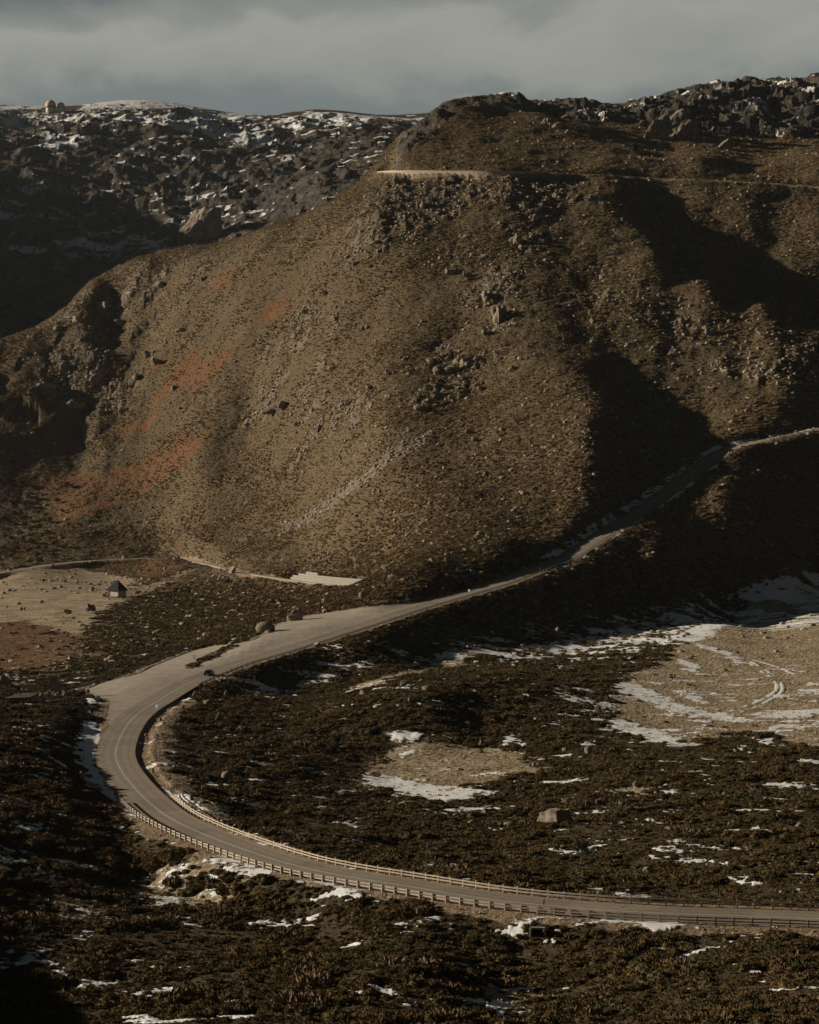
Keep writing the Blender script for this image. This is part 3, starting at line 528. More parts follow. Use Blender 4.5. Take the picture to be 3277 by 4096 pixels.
# ------------------------------------------------------------------ guard rails
M_conc=simple('weathered_concrete',(.34,.30,.25),.85,.25,2.);M_beam=simple('weathered_timber',(.36,.30,.235),.85,.25,1.5);M_steel=simple('dull_steel',(.16,.155,.15),.6,.2,2.,.4,.4)
def resample(pl,step):
    s=np.concatenate([[0],np.cumsum(np.linalg.norm(np.diff(pl[:,:2],axis=0),axis=1))]);t=np.arange(0,s[-1],step);return np.stack([np.interp(t,s,pl[:,k]) for k in range(3)],1)
def guard_rail(pl,label,spacing,mp,mb,beams,ph=.95,ps=.17,side=1,max_posts=100,bt=.16):
    P_=resample(pl,spacing);o=empty('guard_rail',P_[0]);tag(o,label,'guard rail','guard rails along the roads');b0=Vector(P_[0])
    pm=MB();pm.box((0,0,ph/2-.15),(ps,ps,ph+.3),taper=.97);pm.box((0,0,ph+.02),(ps*1.12,ps*1.12,.05),taper=.7);pmesh=pm.mesh('post',mp)
    ang=np.arctan2(np.gradient(P_[:,1]),np.gradient(P_[:,0]))
    for k,(p,a) in enumerate(zip(P_,ang)):
        if k>=max_posts: break
        q=obj('post',pmesh,o,Vector(p)-b0,a);q.rotation_euler[0]=random.uniform(-.05,.05);q.rotation_euler[1]=random.uniform(-.035,.035);q.location.z+=random.uniform(-.05,.03)
    for hz in beams:
        w=MB();Q=resample(pl,spacing/2);nr=normals(Q);v=[];f=[]
        for i,p in enumerate(Q[:max_posts*2]):
            jig=random.uniform(-.012,.012)
            for (dx,dz) in((-.03,-bt/2),(.03,-bt/2),(.03,bt/2),(-.03,bt/2)):
                e_=side*(ps/2+.035)+dx;v.append((p[0]+nr[i,0]*e_-b0.x,p[1]+nr[i,1]*e_-b0.y,p[2]+hz+dz+jig-b0.z))
        for i in range(len(v)//4-1):
            for k in range(4): f.append((4*i+k,4*i+(k+1)%4,4*i+4+(k+1)%4,4*i+4+k))
        w.add(v,f);w.build('rail',mb,o)
    return o
def rr(a,b): return (min(a,b),max(a,b))
i0=0;i1=ri(475,3187)
q=offs(ROAD,-4.35,0,i1);q[:,2]-=.05;guard_rail(q,'post and twin beam guard rail on the near side of the road in the foreground',2.0,M_conc,M_beam,(.42,.76),side=1)
i1=ri(640,3170);q=offs(ROAD,4.1,0,i1+1);q[:,2]-=.05;q[-4:,:2]+=np.array([[0.1,.3],[.5,.9],[1.2,1.9],[2.0,3.2]]);guard_rail(q,'post and twin beam guard rail on the far side of the road in the foreground',2.0,M_conc,M_beam,(.42,.76),side=-1)
ia=ri(778,2755);ib=ri(2420,2140);q=offs(ROAD,4.5,ia,ib);guard_rail(q,'long guard rail on the meadow side from the lay-by uphill into the shade',4.0,M_conc,M_steel,(.40,.72),side=-1,ps=.26)
ic=ri(3050,1766);q=offs(ROAD,4.3,ic,len(ROAD)-4);guard_rail(q,'sunlit guard rail beside the climbing road at the right edge of the picture',4.0,M_conc,M_steel,(.40,.72),side=-1,ps=.26)
q=np.array([at(*p) for p in[(318,2753),(410,2728),(500,2704),(590,2664),(672,2631),(760,2603),(850,2580),(960,2556)]]);q=spline(q,2.0);guard_rail(q,'low dark steel guard rail along the valley side of the service lane',4.0,M_steel,M_steel,(.6,),ph=.75,ps=.12,side=1,bt=.34)
q=offs(UPR,3.9,10,-2);guard_rail(q,'faint guard rail on top of the pale wall of the upper mountain road',7.0,M_conc,M_beam,(.6,),ph=.85,ps=.4,side=-1,bt=.22)
# ------------------------------------------------------------------ stone and rock
def rock_mat(name,a,b,li):
    t=NT(name);g=t.n('ShaderNodeTexCoord').outputs['Object'];rnd=t.n('ShaderNodeObjectInfo').outputs['Random'];n1=t.noise(g,1.1,6,.65);n2=t.noise(g,5.,5,.7)
    c=t.mix(t.rng(n1,.3,.7),a,b);c=t.mix(t.math('MULTIPLY',t.rng(n2,.5,.68),.7),c,li);c=t.mix(t.math('MULTIPLY',rnd,.45),c,a)
    return t.done(c,.9,t.math('ADD',n1,t.math('MULTIPLY',n2,.4)),.1,0,.12,.9)
M_rock=rock_mat('granite',(.15,.12,.09),(.31,.255,.195),(.40,.34,.265));M_rockd=rock_mat('lichened_rock',(.12,.10,.075),(.28,.235,.18),(.38,.325,.255));M_rockw=rock_mat('pale_rubble',(.24,.205,.165),(.40,.345,.28),(.50,.45,.38))
def rock_mesh(seed,sub=3,sharp=7,stretch=(1,1,.8),rough=.08,name='boulder',mat=None,smooth_=False):
    r=random.Random(seed);bm=bmesh.new();bmesh.ops.create_icosphere(bm,subdivisions=sub,radius=1)
    pl=[]
    for k in range(sharp):
        d=Vector((r.gauss(0,1),r.gauss(0,1),r.gauss(0,.9))).normalized();pl.append((d,r.uniform(.55,.88)))
    for v in bm.verts:
        c=v.co.copy()
        for d,t in pl:
            e=c.dot(d)-t
            if e>0: c-=d*e*.93
        v.co=c
    co=np.array([v.co for v in bm.verts]);nn=.6*fbm(co[:,0]+seed,co[:,1]+co[:,2]*1.7,.8,4,seed)+.4*fbm(co[:,2]+seed,co[:,0]-co[:,1],.45,3,seed+3)
    for v,d in zip(bm.verts,nn):
        v.co*=1+rough*2.2*d;v.co.x*=stretch[0];v.co.y*=stretch[1];v.co.z*=stretch[2]
    me=bpy.data.meshes.new(name);bm.to_mesh(me);bm.free();me.materials.append(mat or M_rock)
    for p in me.polygons:p.use_smooth=smooth_
    return me
RP=[rock_mesh(20+i,2 if i%2 else 3,5+i%4,(1,random.uniform(.7,1),random.uniform(.6,.95)),.1,mat=M_rock,smooth_=i%3==0) for i in range(9)]
def crag_mesh(seed,nb=9):
    r=random.Random(seed);bm=bmesh.new()
    for k in range(nb):
        m=rock_mesh(seed*31+k,2,7,(1,.8,.9),.10,'tmp',M_rockd);t=Matrix.Translation((r.uniform(-.75,.75),r.uniform(-.5,.5),r.uniform(-.2,.3)))@Matrix.Rotation(r.uniform(-.5,.5),4,'Y')@Matrix.Rotation(r.uniform(0,6),4,'Z')@Matrix.Diagonal((r.uniform(.25,.6),r.uniform(.25,.5),r.uniform(.3,.6),1));m.transform(t);bm.from_mesh(m);bpy.data.meshes.remove(m)
    me=bpy.data.meshes.new('crag');bm.to_mesh(me);bm.free();me.materials.append(M_rockd);return me
RPD=[crag_mesh(60+i) for i in range(7)]
def boulder(px,py,wp,hp,label,group=None,me=None,name='boulder',cat='boulder',rz=None,lo=0,tilt=0.):
    p=at(px,py,lo);s=p.y/F;me=me or random.choice(RP);b=np.array([v.co for v in me.vertices]);ex=b.max(0)-b.min(0)
    Wm,Hm=wp*s,hp*s;o=obj(name,me,None,None,0 if rz is None else rz)
    o.scale=(Wm/ex[0],Wm/ex[0]*random.uniform(.8,1),Hm*1.3/ex[2]);o.location=(p.x,p.y+Wm*.25,p.z+Hm*.5-Hm*.15-b[:,2].mean()*0);o.rotation_euler[1]=tilt
    return tag(o,label,cat,group)
big=rock_mesh(5,4,3,(1,.8,.62),.06)
def block_rock(name,pts_bottom,pts_top,mat,seed,amp=.06):
    """angular block from two rings, subdivided and roughened"""
    bm=bmesh.new();a=[bm.verts.new(p) for p in pts_bottom];b=[bm.verts.new(p) for p in pts_top];n_=len(a)
    for i in range(n_): bm.faces.new((a[i],a[(i+1)%n_],b[(i+1)%n_],b[i]))
    bm.faces.new(b);bm.faces.new(a[::-1]);bmesh.ops.triangulate(bm,faces=bm.faces);bmesh.ops.subdivide_edges(bm,edges=bm.edges,cuts=5,use_grid_fill=True)
    co=np.array([v.co for v in bm.verts]);nn=fbm(co[:,0]*1.+seed,co[:,1]+co[:,2]*1.3,.9,4,seed)
    bm.normal_update()
    for v,d in zip(bm.verts,nn): v.co+=v.normal*float(d)*amp*3
    me=bpy.data.meshes.new(name);bm.to_mesh(me);bm.free();me.materials.append(mat);return me
p=at(2222,3300);s=p.y/F
me=block_rock('boulder',[(-2.1,-1.2,-.6),(.9,-1.5,-.6),(2.3,-.1,-.6),(1.7,1.6,-.6),(-1.4,1.4,-.6)],[(-1.7,-.9,1.25),(.5,-1.1,1.7),(1.5,.0,1.75),(.9,1.1,1.6),(-1.1,1.,1.3)],M_rock,3,.10)
_b=tag(obj('boulder',me,None,(p.x+.2,p.y+1,p.z+.05),-.55),'largest angular granite block in the heath, cracked pale face left, black face right','boulder');_b.scale=(1.45,1.35,1.4)
S='small pale boulder half sunk in the dark heath between the bend and the meadows';G1='boulders in the heath inside the bend'
HERO=[(1181,2485,66,48,'big rough boulder at the edge of the lay-by throwing a long shadow',rock_mesh(300,4,8,(1,.8,.85),.12)),(1060,2530,78,42,'smooth domed boulder on the corner of the lay-by, left of the rough one',rock_mesh(301,3,3,(1,.8,.7),.04,smooth_=True)),
(210,2775,64,62,'tall pale pointed boulder beside the flat-roofed hut at the left edge',block_rock('boulder',[(-1,-.7,-.5),(.9,-.8,-.5),(1,.7,-.5),(-.9,.8,-.5)],[(.05,-.2,1.0),(.45,-.25,1.05),(.5,.2,1.0),(.1,.25,.95)],M_rock,8,.05)),(12,2740,54,34,'pale slanted boulder cut by the left edge of the picture above the flat roof',None),
(2233,2548,27,40,'upright pale egg-shaped boulder at the foot of the shaded slope',rock_mesh(303,3,2,(.8,.8,1.1),.04,smooth_=True)),(2147,2543,22,20,'squat boulder just left of the upright egg-shaped one',None),
(328,3116,24,30,'pale boulder on the shaded bank left of the bend',None),(780,2788,20,24,'upright pale stone at the lower end of the lay-by guard rail',None),(833,2828,36,28,'grey boulder with a lit left face below the end of the lay-by rail',None),
(879,2894,42,38,'dark triangular boulder in the heath below the car',block_rock('boulder',[(-1,-.7,-.5),(.9,-.8,-.5),(1,.7,-.5),(-.9,.8,-.5)],[(-.3,-.1,1.0),(-.1,-.15,1.05),(0,.1,1.0),(-.2,.15,.95)],M_rockd,9,.05)),(960,2928,28,24,'grey boulder right of the dark triangular one',None),(908,3118,48,32,'round pale boulder in the heath right of the tightest part of the bend',rock_mesh(305,3,2,(1,.8,.7),.04,smooth_=True)),
(1711,2765,42,22,'broad flat pale boulder on the heath mound below the lay-by',None),(2038,2733,20,24,'upright pale boulder on the right flank of the heath mound',None),(1641,2810,18,24,'leaning pale stone just below the broad flat boulder on the mound',None),
(1925,2984,26,26,'dark boulder at the upper edge of the small round meadow',RPD[1]),(1918,3012,32,16,'low pale boulder on the small round meadow just under the dark one',None),(2145,3068,38,16,'flat dark stone at the right end of the small round meadow',RPD[2]),(1498,3108,52,20,'long low dark rock lying in the snow of the small round meadow',RPD[3]),
(1944,3265,34,30,'squat dark-sided boulder left of the largest granite block',None),(2040,3310,46,22,'pale low boulder just left of the foot of the largest granite block',None),(2262,3218,36,18,'pale low boulder behind the largest granite block',None),(2546,3150,28,28,'pale boulder at the snowy clearing right of the largest granite block',None),
(2594,3494,46,26,'flat tilted pale slab in the heath above the foreground road',rock_mesh(307,3,8,(1,.7,.45),.08)),(2392,2850,30,28,'grey boulder at the left rim of the snow on the wide meadow',None),(2690,2712,30,18,'dark boulder on the wide meadow beside a snow patch',RPD[4]),(2755,2742,24,10,'low dark rock on the wide meadow right of the other dark boulder',RPD[2]),
(2356,3015,32,30,'grey boulder in the heath below the snow of the wide meadow',None),(2263,3006,26,16,'low triangular pale rock left of the grey boulder below the meadow snow',None),
(356,2445,52,30,'large black shaded rock on the valley meadow below the stone hut',RPD[1]),(268,2456,36,20,'dark rock on the valley meadow left of the large black one',RPD[3]),(627,2538,40,18,'long pale boulder among the scrub on the slope under the stone hut',None),(90,2442,24,16,'dark rock near the left edge on the valley meadow',RPD[0]),
(1923,2145,32,24,'pale round boulder low on the sunlit hillside by the shadow line',rock_mesh(309,3,2,(1,.8,.8),.04,smooth_=True)),(1728,2248,26,16,'pale boulder at the foot of the hillside near the shadow line',None),(1448,2392,24,26,'pale peaked rock on the spur above the lay-by',None),
(2118,798,26,18,'lone round boulder high on the hill below the upper road',rock_mesh(311,3,2,(1,.8,.8),.04,smooth_=True)),(2226,790,32,22,'grey boulder right of the lone round one below the upper road',None),(1598,742,60,46,'dark jagged crag right under the left end of the pale wall',RPD[0]),
(2142,1420,18,12,'single bright stone on the shoulder of the hill above the shadow',None),(2978,1278,32,22,'pale tilted boulder on the rocky shoulder near the right edge',None),(2840,1345,46,34,'grey boulder cluster block on the rocky right shoulder',RPD[2]),
(3200,3312,28,22,'pale boulder in the heath by the right edge above the foreground road',None),(3197,3822,18,26,'small upright white stone below the foreground road near the right corner',None),(2997,3406,28,12,'flat pale stone in the heath near the right edge',None),(2679,3320,36,12,'low pale stone right of the largest granite block',None)]
for h in HERO: boulder(*h[:4],h[4],me=h[5])
SM=[(733,2832,14,12),(903,2782,14,18),(906,2792,14,12),(822,2815,20,14),(1612,2742,24,18),(1686,2727,20,12),(1453,2777,28,16),(1883,2724,16,14),(1917,2716,12,14),(1842,2679,20,10),(1887,3294,26,14),(2812,3092,24,12),(2921,3307,20,18),(2646,3280,24,12),(690,2905,16,12),(640,2885,16,14),(655,2900,14,12),(720,2870,20,12),(585,2945,14,12),(588,2958,12,10),(790,2920,14,12),(1010,2960,18,12),(1090,2990,16,12),(1200,3060,18,12),(1330,2990,14,10),(1560,3270,20,14),(1400,3330,18,12),(1260,3240,14,10),(2120,3380,16,8),(2330,3410,14,10),(1750,3420,18,10),(2900,3180,18,12),(3050,3230,16,10),(2450,3300,14,8),(960,3220,14,10),(1080,3330,16,10),(610,3090,14,16),(670,3120,26,14),(700,3070,14,10)]
for a in SM: boulder(*a,S,G1)
# outcrops on the sunlit hill
OC=[(1095,1650,110,46),(1140,1640,60,50),(1010,1600,60,24),(1780,1500,90,56),(1858,1470,84,60),(1738,1592,50,42),(1680,1645,44,40),(1460,1322,34,34),(1995,1290,54,90),(1935,1345,40,44),(1898,1768,20,34),(1874,1735,28,22),(2061,985,52,66),(2085,1000,30,30),(1809,1100,50,44),(1871,1118,40,52),(1948,1205,52,56),(2005,1275,42,76),(1938,1035,26,26),(1650,790,40,30),(1700,830,44,34),(1540,900,40,34),(1500,980,44,30),(1430,1060,36,26),(1300,1180,40,30),(1230,1250,44,26),(1180,1300,36,24),(1400,1620,36,28),(1480,1560,44,30),(1560,1500,36,30),(2230,520,60,46),(2190,500,44,40),(2280,540,40,30),(1330,1480,34,24),(1620,1440,34,26),(2060,1480,34,28),(2100,1440,26,20),(1200,1700,44,22),(1280,1720,40,20),(1920,1560,30,24),(1990,1820,26,26),(1940,1900,24,18)]
for a in OC: boulder(a[0],a[1],a[2]*1.25,a[3]*.72,'jagged grey rock outcrop breaking through the broom on the big sunlit hillside','rock outcrops on the sunlit hillside',me=random.choice(RPD),name='rock_outcrop',cat='rock outcrop',rz=random.uniform(0,6))
LD=[(300,1290,110,40),(420,1240,120,46),(520,1190,90,36),(640,1150,80,34),(250,1320,90,26),(480,1300,80,36),(720,1330,60,30),(620,1460,90,50),(600,1430,60,40),(270,1480,80,50),(380,1520,110,60),(180,1560,80,40),(300,1640,90,50),(420,1660,80,36),(500,1650,60,30),(700,1560,36,26),(720,1640,30,20),(550,1520,60,36),(440,1420,50,26),(240,1410,60,24),(160,1450,40,24),(820,1120,40,24)]
for a in LD: boulder(a[0],a[1],a[2],a[3]*.75,'rounded grey rock ledge on the low left ridge before the dark valley','rock ledges on the left ridge',me=random.choice(RPD),name='rock_ledge',cat='rock ledge',rz=random.uniform(0,6))
rr_=random.Random(3)
for k in range(46):
    t=rr_.random();a=(2360+rr_.uniform(-40,30),1620+t*430) if t<.7 else (2330-(t-.7)*2300+rr_.uniform(-30,20),2020+(t-.7)*880+rr_.uniform(-14,10))
    boulder(a[0],a[1],rr_.uniform(9,20),rr_.uniform(7,15),'small sunlit stone on the crest of the spur where light meets shadow','stones along the spur crest')
for k in range(70):
    px=rr_.uniform(2330,3270);py=1130+(px-2330)*.32+rr_.uniform(-70,170);boulder(px,py,rr_.uniform(10,30),rr_.uniform(8,20),'pale stone scattered over the rocky right-hand shoulder above the climbing road','stones on the right-hand shoulder')
# stone row by the flat roofed hut
for k in range(16):
    a=140+k*14+rr_.uniform(-5,5);boulder(a,2800-(k*1.6)+rr_.uniform(-14,4),rr_.uniform(14,24),rr_.uniform(12,20),'rough block in the row of stones closing off the old track left of the junction','row of blocks left of the junction')
# sunlit crag under the far wall
p=at(800,985,1900);me=rock_mesh(401,5,9,(1,.9,1.25),.16,'crag',M_rock);o=obj('crag',me,None,(p.x,p.y+14,p.z+14));o.scale=(26,24,27);o.rotation_euler=(0,.25,.5);tag(o,'tall sunlit buttress of bare rock standing in front of the dark far wall','crag')
for (px,py,wp,hp,lb,sd) in [(2620,560,150,150,'large pale leaning slab of bare rock on the right-hand cliff',411),(2740,545,190,130,'broad sunlit slabby buttress right of the leaning slab on the right-hand cliff',413),(2900,600,90,60,'small pale crag low on the right-hand cliff',417)]:
    p=at(px,py,1350);s_=p.y/F;me=rock_mesh(sd,5,13,(.8,.8,1.4),.2,'crag',M_rockd);o=obj('crag',me);o.scale=(wp*s_*.5,wp*s_*.45,hp*s_*.6);o.rotation_euler=(.2,.45,.6);o.location=(p.x,p.y+wp*s_*.32,p.z+hp*s_*.12);tag(o,lb,'crag')
# ------------------------------------------------------------------ vegetation
def sprig_mesh(name,seed,n_,mat,h=.62,leaf=.22,core=True,spread=1.,up=.5):
    r=np.random.default_rng(seed);v=[];f=[]
    lob=[(r.uniform(-.45,.45),r.uniform(-.45,.45),r.uniform(.45,.8)) for _ in range(5)]+[(0,0,.85)]
    if core:
        for (cx,cy,rad) in lob[:6]:
            k=len(v);q=rad*.72;m=6
            v.append((cx,cy,h*rad*.88));
            for ring,(rr2,zz) in enumerate(((.55,.68),(.95,.25),(1.,-.15))):
                for i in range(m): a=2*math.pi*i/m+ring*.5;j=r.uniform(.85,1.15);v.append((cx+q*rr2*j*math.cos(a),cy+q*rr2*j*math.sin(a),h*rad*zz))
            for i in range(m):
                f.append((k,k+1+i,k+1+(i+1)%m))
                for g in range(2):
                    a=k+1+g*m+i;b=k+1+g*m+(i+1)%m;c=a+m;d=b+m;f.append((a,c,b));f.append((b,c,d))
    for i in range(n_):
        cx,cy,rad=lob[r.integers(len(lob))];a=r.uniform(0,2*math.pi);e=math.acos(r.uniform(0,1));dx,dy,dz=math.sin(e)*math.cos(a),math.sin(e)*math.sin(a),math.cos(e)
        b=np.array([cx+rad*.72*dx,cy+rad*.72*dy,h*rad*.85*dz]);d=np.array([dx,dy,dz+up])+r.normal(0,.35,3);d/=np.linalg.norm(d);s_=np.cross(d,r.normal(0,1,3));s_/=np.linalg.norm(s_);L=leaf*r.uniform(.6,1.5)
        k=len(v);v+=[tuple(b-s_*L*.36),tuple(b+s_*L*.36),tuple(b+d*L)];f.append((k,k+1,k+2))
    me=bpy.data.meshes.new(name);me.from_pydata(v,[],f);me.materials.append(mat);me.update();return me
def tree_meshes(seed,ht,wd,mt,mc,nl=900,leaf=.28,bare=False):
    r=random.Random(seed);t=MB();tips=[]
    def br(p,d,L,rad,dep):
        q=p+d*L;t.cyl(p,q,rad,rad*.62,6)
        if dep==0: tips.append(q);return
        for k in range(3+(dep>1)):
            nd=(d+Vector((r.gauss(0,.55),r.gauss(0,.55),r.gauss(.12,.3)))).normalized();br(p+d*L*r.uniform(.55,1),nd,L*r.uniform(.55,.8),rad*.55,dep-1)
    br(Vector((0,0,-.3)),Vector((r.gauss(0,.06),r.gauss(0,.06),1)).normalized(),ht*.34,ht*.035,3)
    rg=np.random.default_rng(seed);v=[];f=[]
    tp=np.array([tuple(q) for q in tips])
    for k in range(nl):
        b=tp[rg.integers(len(tp))]+rg.normal(0,1,3)*np.array([wd,wd,ht])*.055;d=rg.normal(0,1,3)+np.array([0,0,.5]);d/=np.linalg.norm(d);s_=np.cross(d,rg.normal(0,1,3));s_/=np.linalg.norm(s_);L=leaf*rg.uniform(.6,1.5);kk=len(v)
        v+=[tuple(b-s_*L*(.12 if bare else .35)),tuple(b+s_*L*(.12 if bare else .35)),tuple(b+d*L)];f.append((kk,kk+1,kk+2))
    cm=bpy.data.meshes.new('crown');cm.from_pydata(v,[],f);cm.materials.append(mc);return t.mesh('trunk',mt),cm
M_bark=simple('bark',(.13,.10,.075),.9,.3,4.);M_dead=simple('bleached_wood',(.36,.31,.25),.9,.2,4.)
M_pine=foliage('grey_green_leaves',[(.055,.055,.030),(.10,.09,.05),(.13,.11,.06)])
NEARP=[sprig_mesh('heath_shrub',100+i,460,M_heath,.55+.1*(i%3),.14) for i in range(6)]
FARP=[sprig_mesh('broom_shrub',120+i,60,M_broom,.55,.36) for i in range(5)]
MIDP=[sprig_mesh('mixed_shrub',140+i,110,M_heath if i<3 else M_broom if i<5 else M_twig,.66,.3) for i in range(6)]
TUFT=[sprig_mesh('tuft',160+i,26,M_straw,.2,.55,False,up=1.5) for i in range(2)]
DEADP=sprig_mesh('withered_shrub',190,200,M_twig,.5,.34,False,up=1.2)
def scatter(name,label,cat,protos,P_,scl,rot,pid):
    col=bpy.data.collections.new(name+'_kinds')
    for m in protos:
        o=bpy.data.objects.new(m.name,m);col.objects.link(o)
    me=bpy.data.meshes.new(name);me.vertices.add(len(P_));me.vertices.foreach_set('co',np.ascontiguousarray(P_,np.float32).ravel())
    for nm,ty,ar in(('scl','FLOAT_VECTOR',scl),('rot','FLOAT_VECTOR',rot)):
        a=me.attributes.new(nm,ty,'POINT');a.data.foreach_set('vector',np.ascontiguousarray(ar,np.float32).ravel())
    a=me.attributes.new('pid','INT','POINT');a.data.foreach_set('value',np.ascontiguousarray(pid,np.int32))
    o=obj(name,me);g=bpy.data.node_groups.new(name+'_nodes','GeometryNodeTree');g.interface.new_socket('Geometry',in_out='INPUT',socket_type='NodeSocketGeometry');g.interface.new_socket('Geometry',in_out='OUTPUT',socket_type='NodeSocketGeometry')
    N=g.nodes.new;gi=N('NodeGroupInput');go=N('NodeGroupOutput');ip=N('GeometryNodeInstanceOnPoints');ci=N('GeometryNodeCollectionInfo');ci.inputs['Collection'].default_value=col;ci.inputs['Separate Children'].default_value=True;ci.inputs['Reset Children'].default_value=True
    def na(nm,ty): q=N('GeometryNodeInputNamedAttribute');q.data_type=ty;q.inputs['Name'].default_value=nm;return [s_ for s_ in q.outputs if s_.enabled and s_.name=='Attribute'][0]
    L=g.links.new;L(gi.outputs[0],ip.inputs['Points']);L(ci.outputs[0],ip.inputs['Instance']);ip.inputs['Pick Instance'].default_value=True
    L(na('pid','INT'),ip.inputs['Instance Index']);L(na('scl','FLOAT_VECTOR'),ip.inputs['Scale']);er=N('FunctionNodeEulerToRotation');L(na('rot','FLOAT_VECTOR'),er.inputs[0]);L(er.outputs[0],ip.inputs['Rotation']);L(ip.outputs[0],go.inputs[0])
    md=o.modifiers.new('scatter','NODES');md.node_group=g;return tag(o,label,cat,kind='stuff')
def sample(D0,D1,rate,u0=-.222,u1=.222):
    A_=.5*(u1-u0)*(D1*D1-D0*D0);n_=int(A_*rate);D=np.sqrt(rng.uniform(D0*D0,D1*D1,n_));return rng.uniform(u0,u1,n_)*D,D
def put(x,y,smin,smax,flat=1.,sink=.08,pk=1.5):
    n_=len(x);s_=smin+(smax-smin)*rng.random(n_)**pk;z=H(x,y)-s_*sink;return np.stack([x,y,z],1),np.stack([s_*rng.uniform(.85,1.2,n_),s_*rng.uniform(.85,1.2,n_),s_*flat*rng.uniform(.75,1.2,n_)],1),np.stack([np.zeros(n_),np.zeros(n_),rng.uniform(0,6.28,n_)],1)
x,y=sample(150,620,1.35);c=gs(cover,x,y);lf=fbm(x,y,4.5,3,201)+.4*fbm(x,y,14,2,203);clump=smooth(lf,-.46,-.18);k=rng.random(len(x))<c*clump;x,y=x[k],y[k]
P_,s_,r_=put(x,y,.38,1.15,.95);bst=(.65+.9*smooth(lf[k],-.25,.45))[:,None];s_*=bst;scatter('heath','dense brown and dark green heath covering the foreground and the ground inside the bend','heath',NEARP+[DEADP],P_,s_,r_,np.where(rng.random(len(x))<.035,0 if False else 6,rng.integers(0,6,len(x))));nN=len(x)
x,y=sample(150,520,.8);c=gs(cover,x,y);k=rng.random(len(x))<c*.9;x,y=x[k],y[k]
P_,s_,r_=put(x,y,.22,.7,.8);scatter('low_heath','knee-high brown heath filling the gaps between the taller bushes in the foreground','heath',MIDP[:3],P_,s_,r_,rng.integers(0,3,len(x)))
x,y=sample(620,990,.7);c=gs(cover,x,y);k=rng.random(len(x))<c*(1-smooth(y,860,990));x,y=x[k],y[k]
P_,s_,r_=put(x,y,.5,1.5,.8);leftv=smooth(-x,-30,20);pid=np.where(rng.random(len(x))<.30+.6*smooth(y,740,880)*smooth(H(x,y),-58,-42),rng.integers(3,6,len(x)),rng.integers(0,3,len(x)));scatter('scrub','mixed heath and broom scrub on the lower slopes around the lay-by and the valley','scrub',MIDP,P_,s_,r_,pid);nM=len(x)
x,y=sample(860,1640,1.05);c=gs(cover,x,y);k=(rng.random(len(x))<c*(.35+.9*gs(tone,x,y))*smooth(y,860,980));x,y=x[k],y[k]
P_,s_,r_=put(x,y,.42,1.3,.68,pk=2.4);s_*=(.8+.5*smooth(fbm(x,y,22,3,207),-.3,.4))[:,None];scatter('broom_cover','low golden brown broom covering the big hillside','broom',FARP,P_,s_,r_,rng.integers(0,5,len(x)));nF=len(x)
x,y=sample(160,700,1.3);c=gs(grass,x,y)*(1-gs(snow,x,y))*(1-gs(paved,x,y))+.5*gs(soil,x,y)*(1-gs(paved,x,y));k=rng.random(len(x))<c*.8;x,y=x[k],y[k]
P_,s_,r_=put(x,y,.12,.42,1.);scatter('dry_grass','dry straw-coloured grass tufts on the meadows and verges','grass',TUFT,P_,s_,r_,rng.integers(0,2,len(x)))
# loose stones
xs,ys=[],[]
x,y=sample(900,1660,.5);c=np.clip(gs(rk,x,y)*.75+.12*gs(rock,x,y)+gs(scree,x,y)*6+.022+.05*smooth(fbm(x,y,30,4,211),.1,.4)+.04*smooth(x,60,120),0,1);k=rng.random(len(x))<c;xs.append(x[k]);ys.append(y[k])
x,y=sample(560,1000,.05);k=rng.random(len(x))<.55*(1-gs(paved,x,y))*(1-.8*gs(grass,x,y));xs.append(x[k]);ys.append(y[k])
P1,S1,R1=put(np.concatenate(xs),np.concatenate(ys),.28,2.3,.8,-.1,4);
x,y=sample(1000,1250,1.5,-.09,.03);k=rng.random(len(x))<gs(scree,x,y)*.9;x,y=x[k],y[k];P2,S2,R2=put(x,y,.3,1.1,.8,-.1,2)
x,y=sample(150,560,.30);c=(.05+.5*gs(soil,x,y))*(1-gs(paved,x,y));k=rng.random(len(x))<c;x,y=x[k],y[k];P3,S3,R3=put(x,y,.10,.55,.7,-.1,3)
PP=np.concatenate([P1,P2,P3]);RT=np.concatenate([R1,R2,R3]);RT[:,0]=rng.uniform(-.5,.5,len(RT));RS=[rock_mesh(500+i,1 if i<4 else 2,5,(1,.85,.75),.1,'loose_stone',M_rock if i%2 else M_rockw) for i in range(6)]
scatter('loose_stones','loose pale stones and scree strewn over the hillsides and road banks','stones',RS,PP,np.concatenate([S1,S2,S3])*.75,RT,rng.integers(0,6,len(PP)))
print('instances',nN,nM,nF,len(PP))
# bushes one can tell apart
def bush(px,py,wp,label,group,protos,fl=1.,lo=0,name='shrub',cat='shrub'):
    p=at(px,py,lo);m=random.choice(protos);o=obj(name,m,None,(p.x,p.y,p.z-.1),random.uniform(0,6));s_=wp*p.y/F/2/1.05;o.scale=(s_,s_*random.uniform(.8,1.1),s_*fl*random.uniform(.85,1.1));return tag(o,label,cat,group)
MS=[(2472,2852),(2520,2888),(2550,2850),(2580,2870),(2664,2890),(2700,2935),(2740,2900),(2762,2850),(2600,2935),(2480,2955),(2660,2970),(2800,2895),(2840,2905),(2790,2945),(2880,2845),(2480,2810),(2430,2790),(2555,2805),(2520,2780),(2350,2815),(2780,2990),(3000,2925),(3020,2905),(2900,2910),(2950,2935),(2765,2637),(2820,2705),(2600,2640),(2690,2620),(2870,2600),(3050,2635),(3200,2868),(3130,2895),(2950,2612),(2530,2620),(2620,2700),(2430,2700),(2380,2740)]
for a in MS: bush(*a,rr_.uniform(18,36),'dark round shrub standing alone on the wide dry meadow or its snow','lone shrubs on the wide meadow',NEARP,1.05)
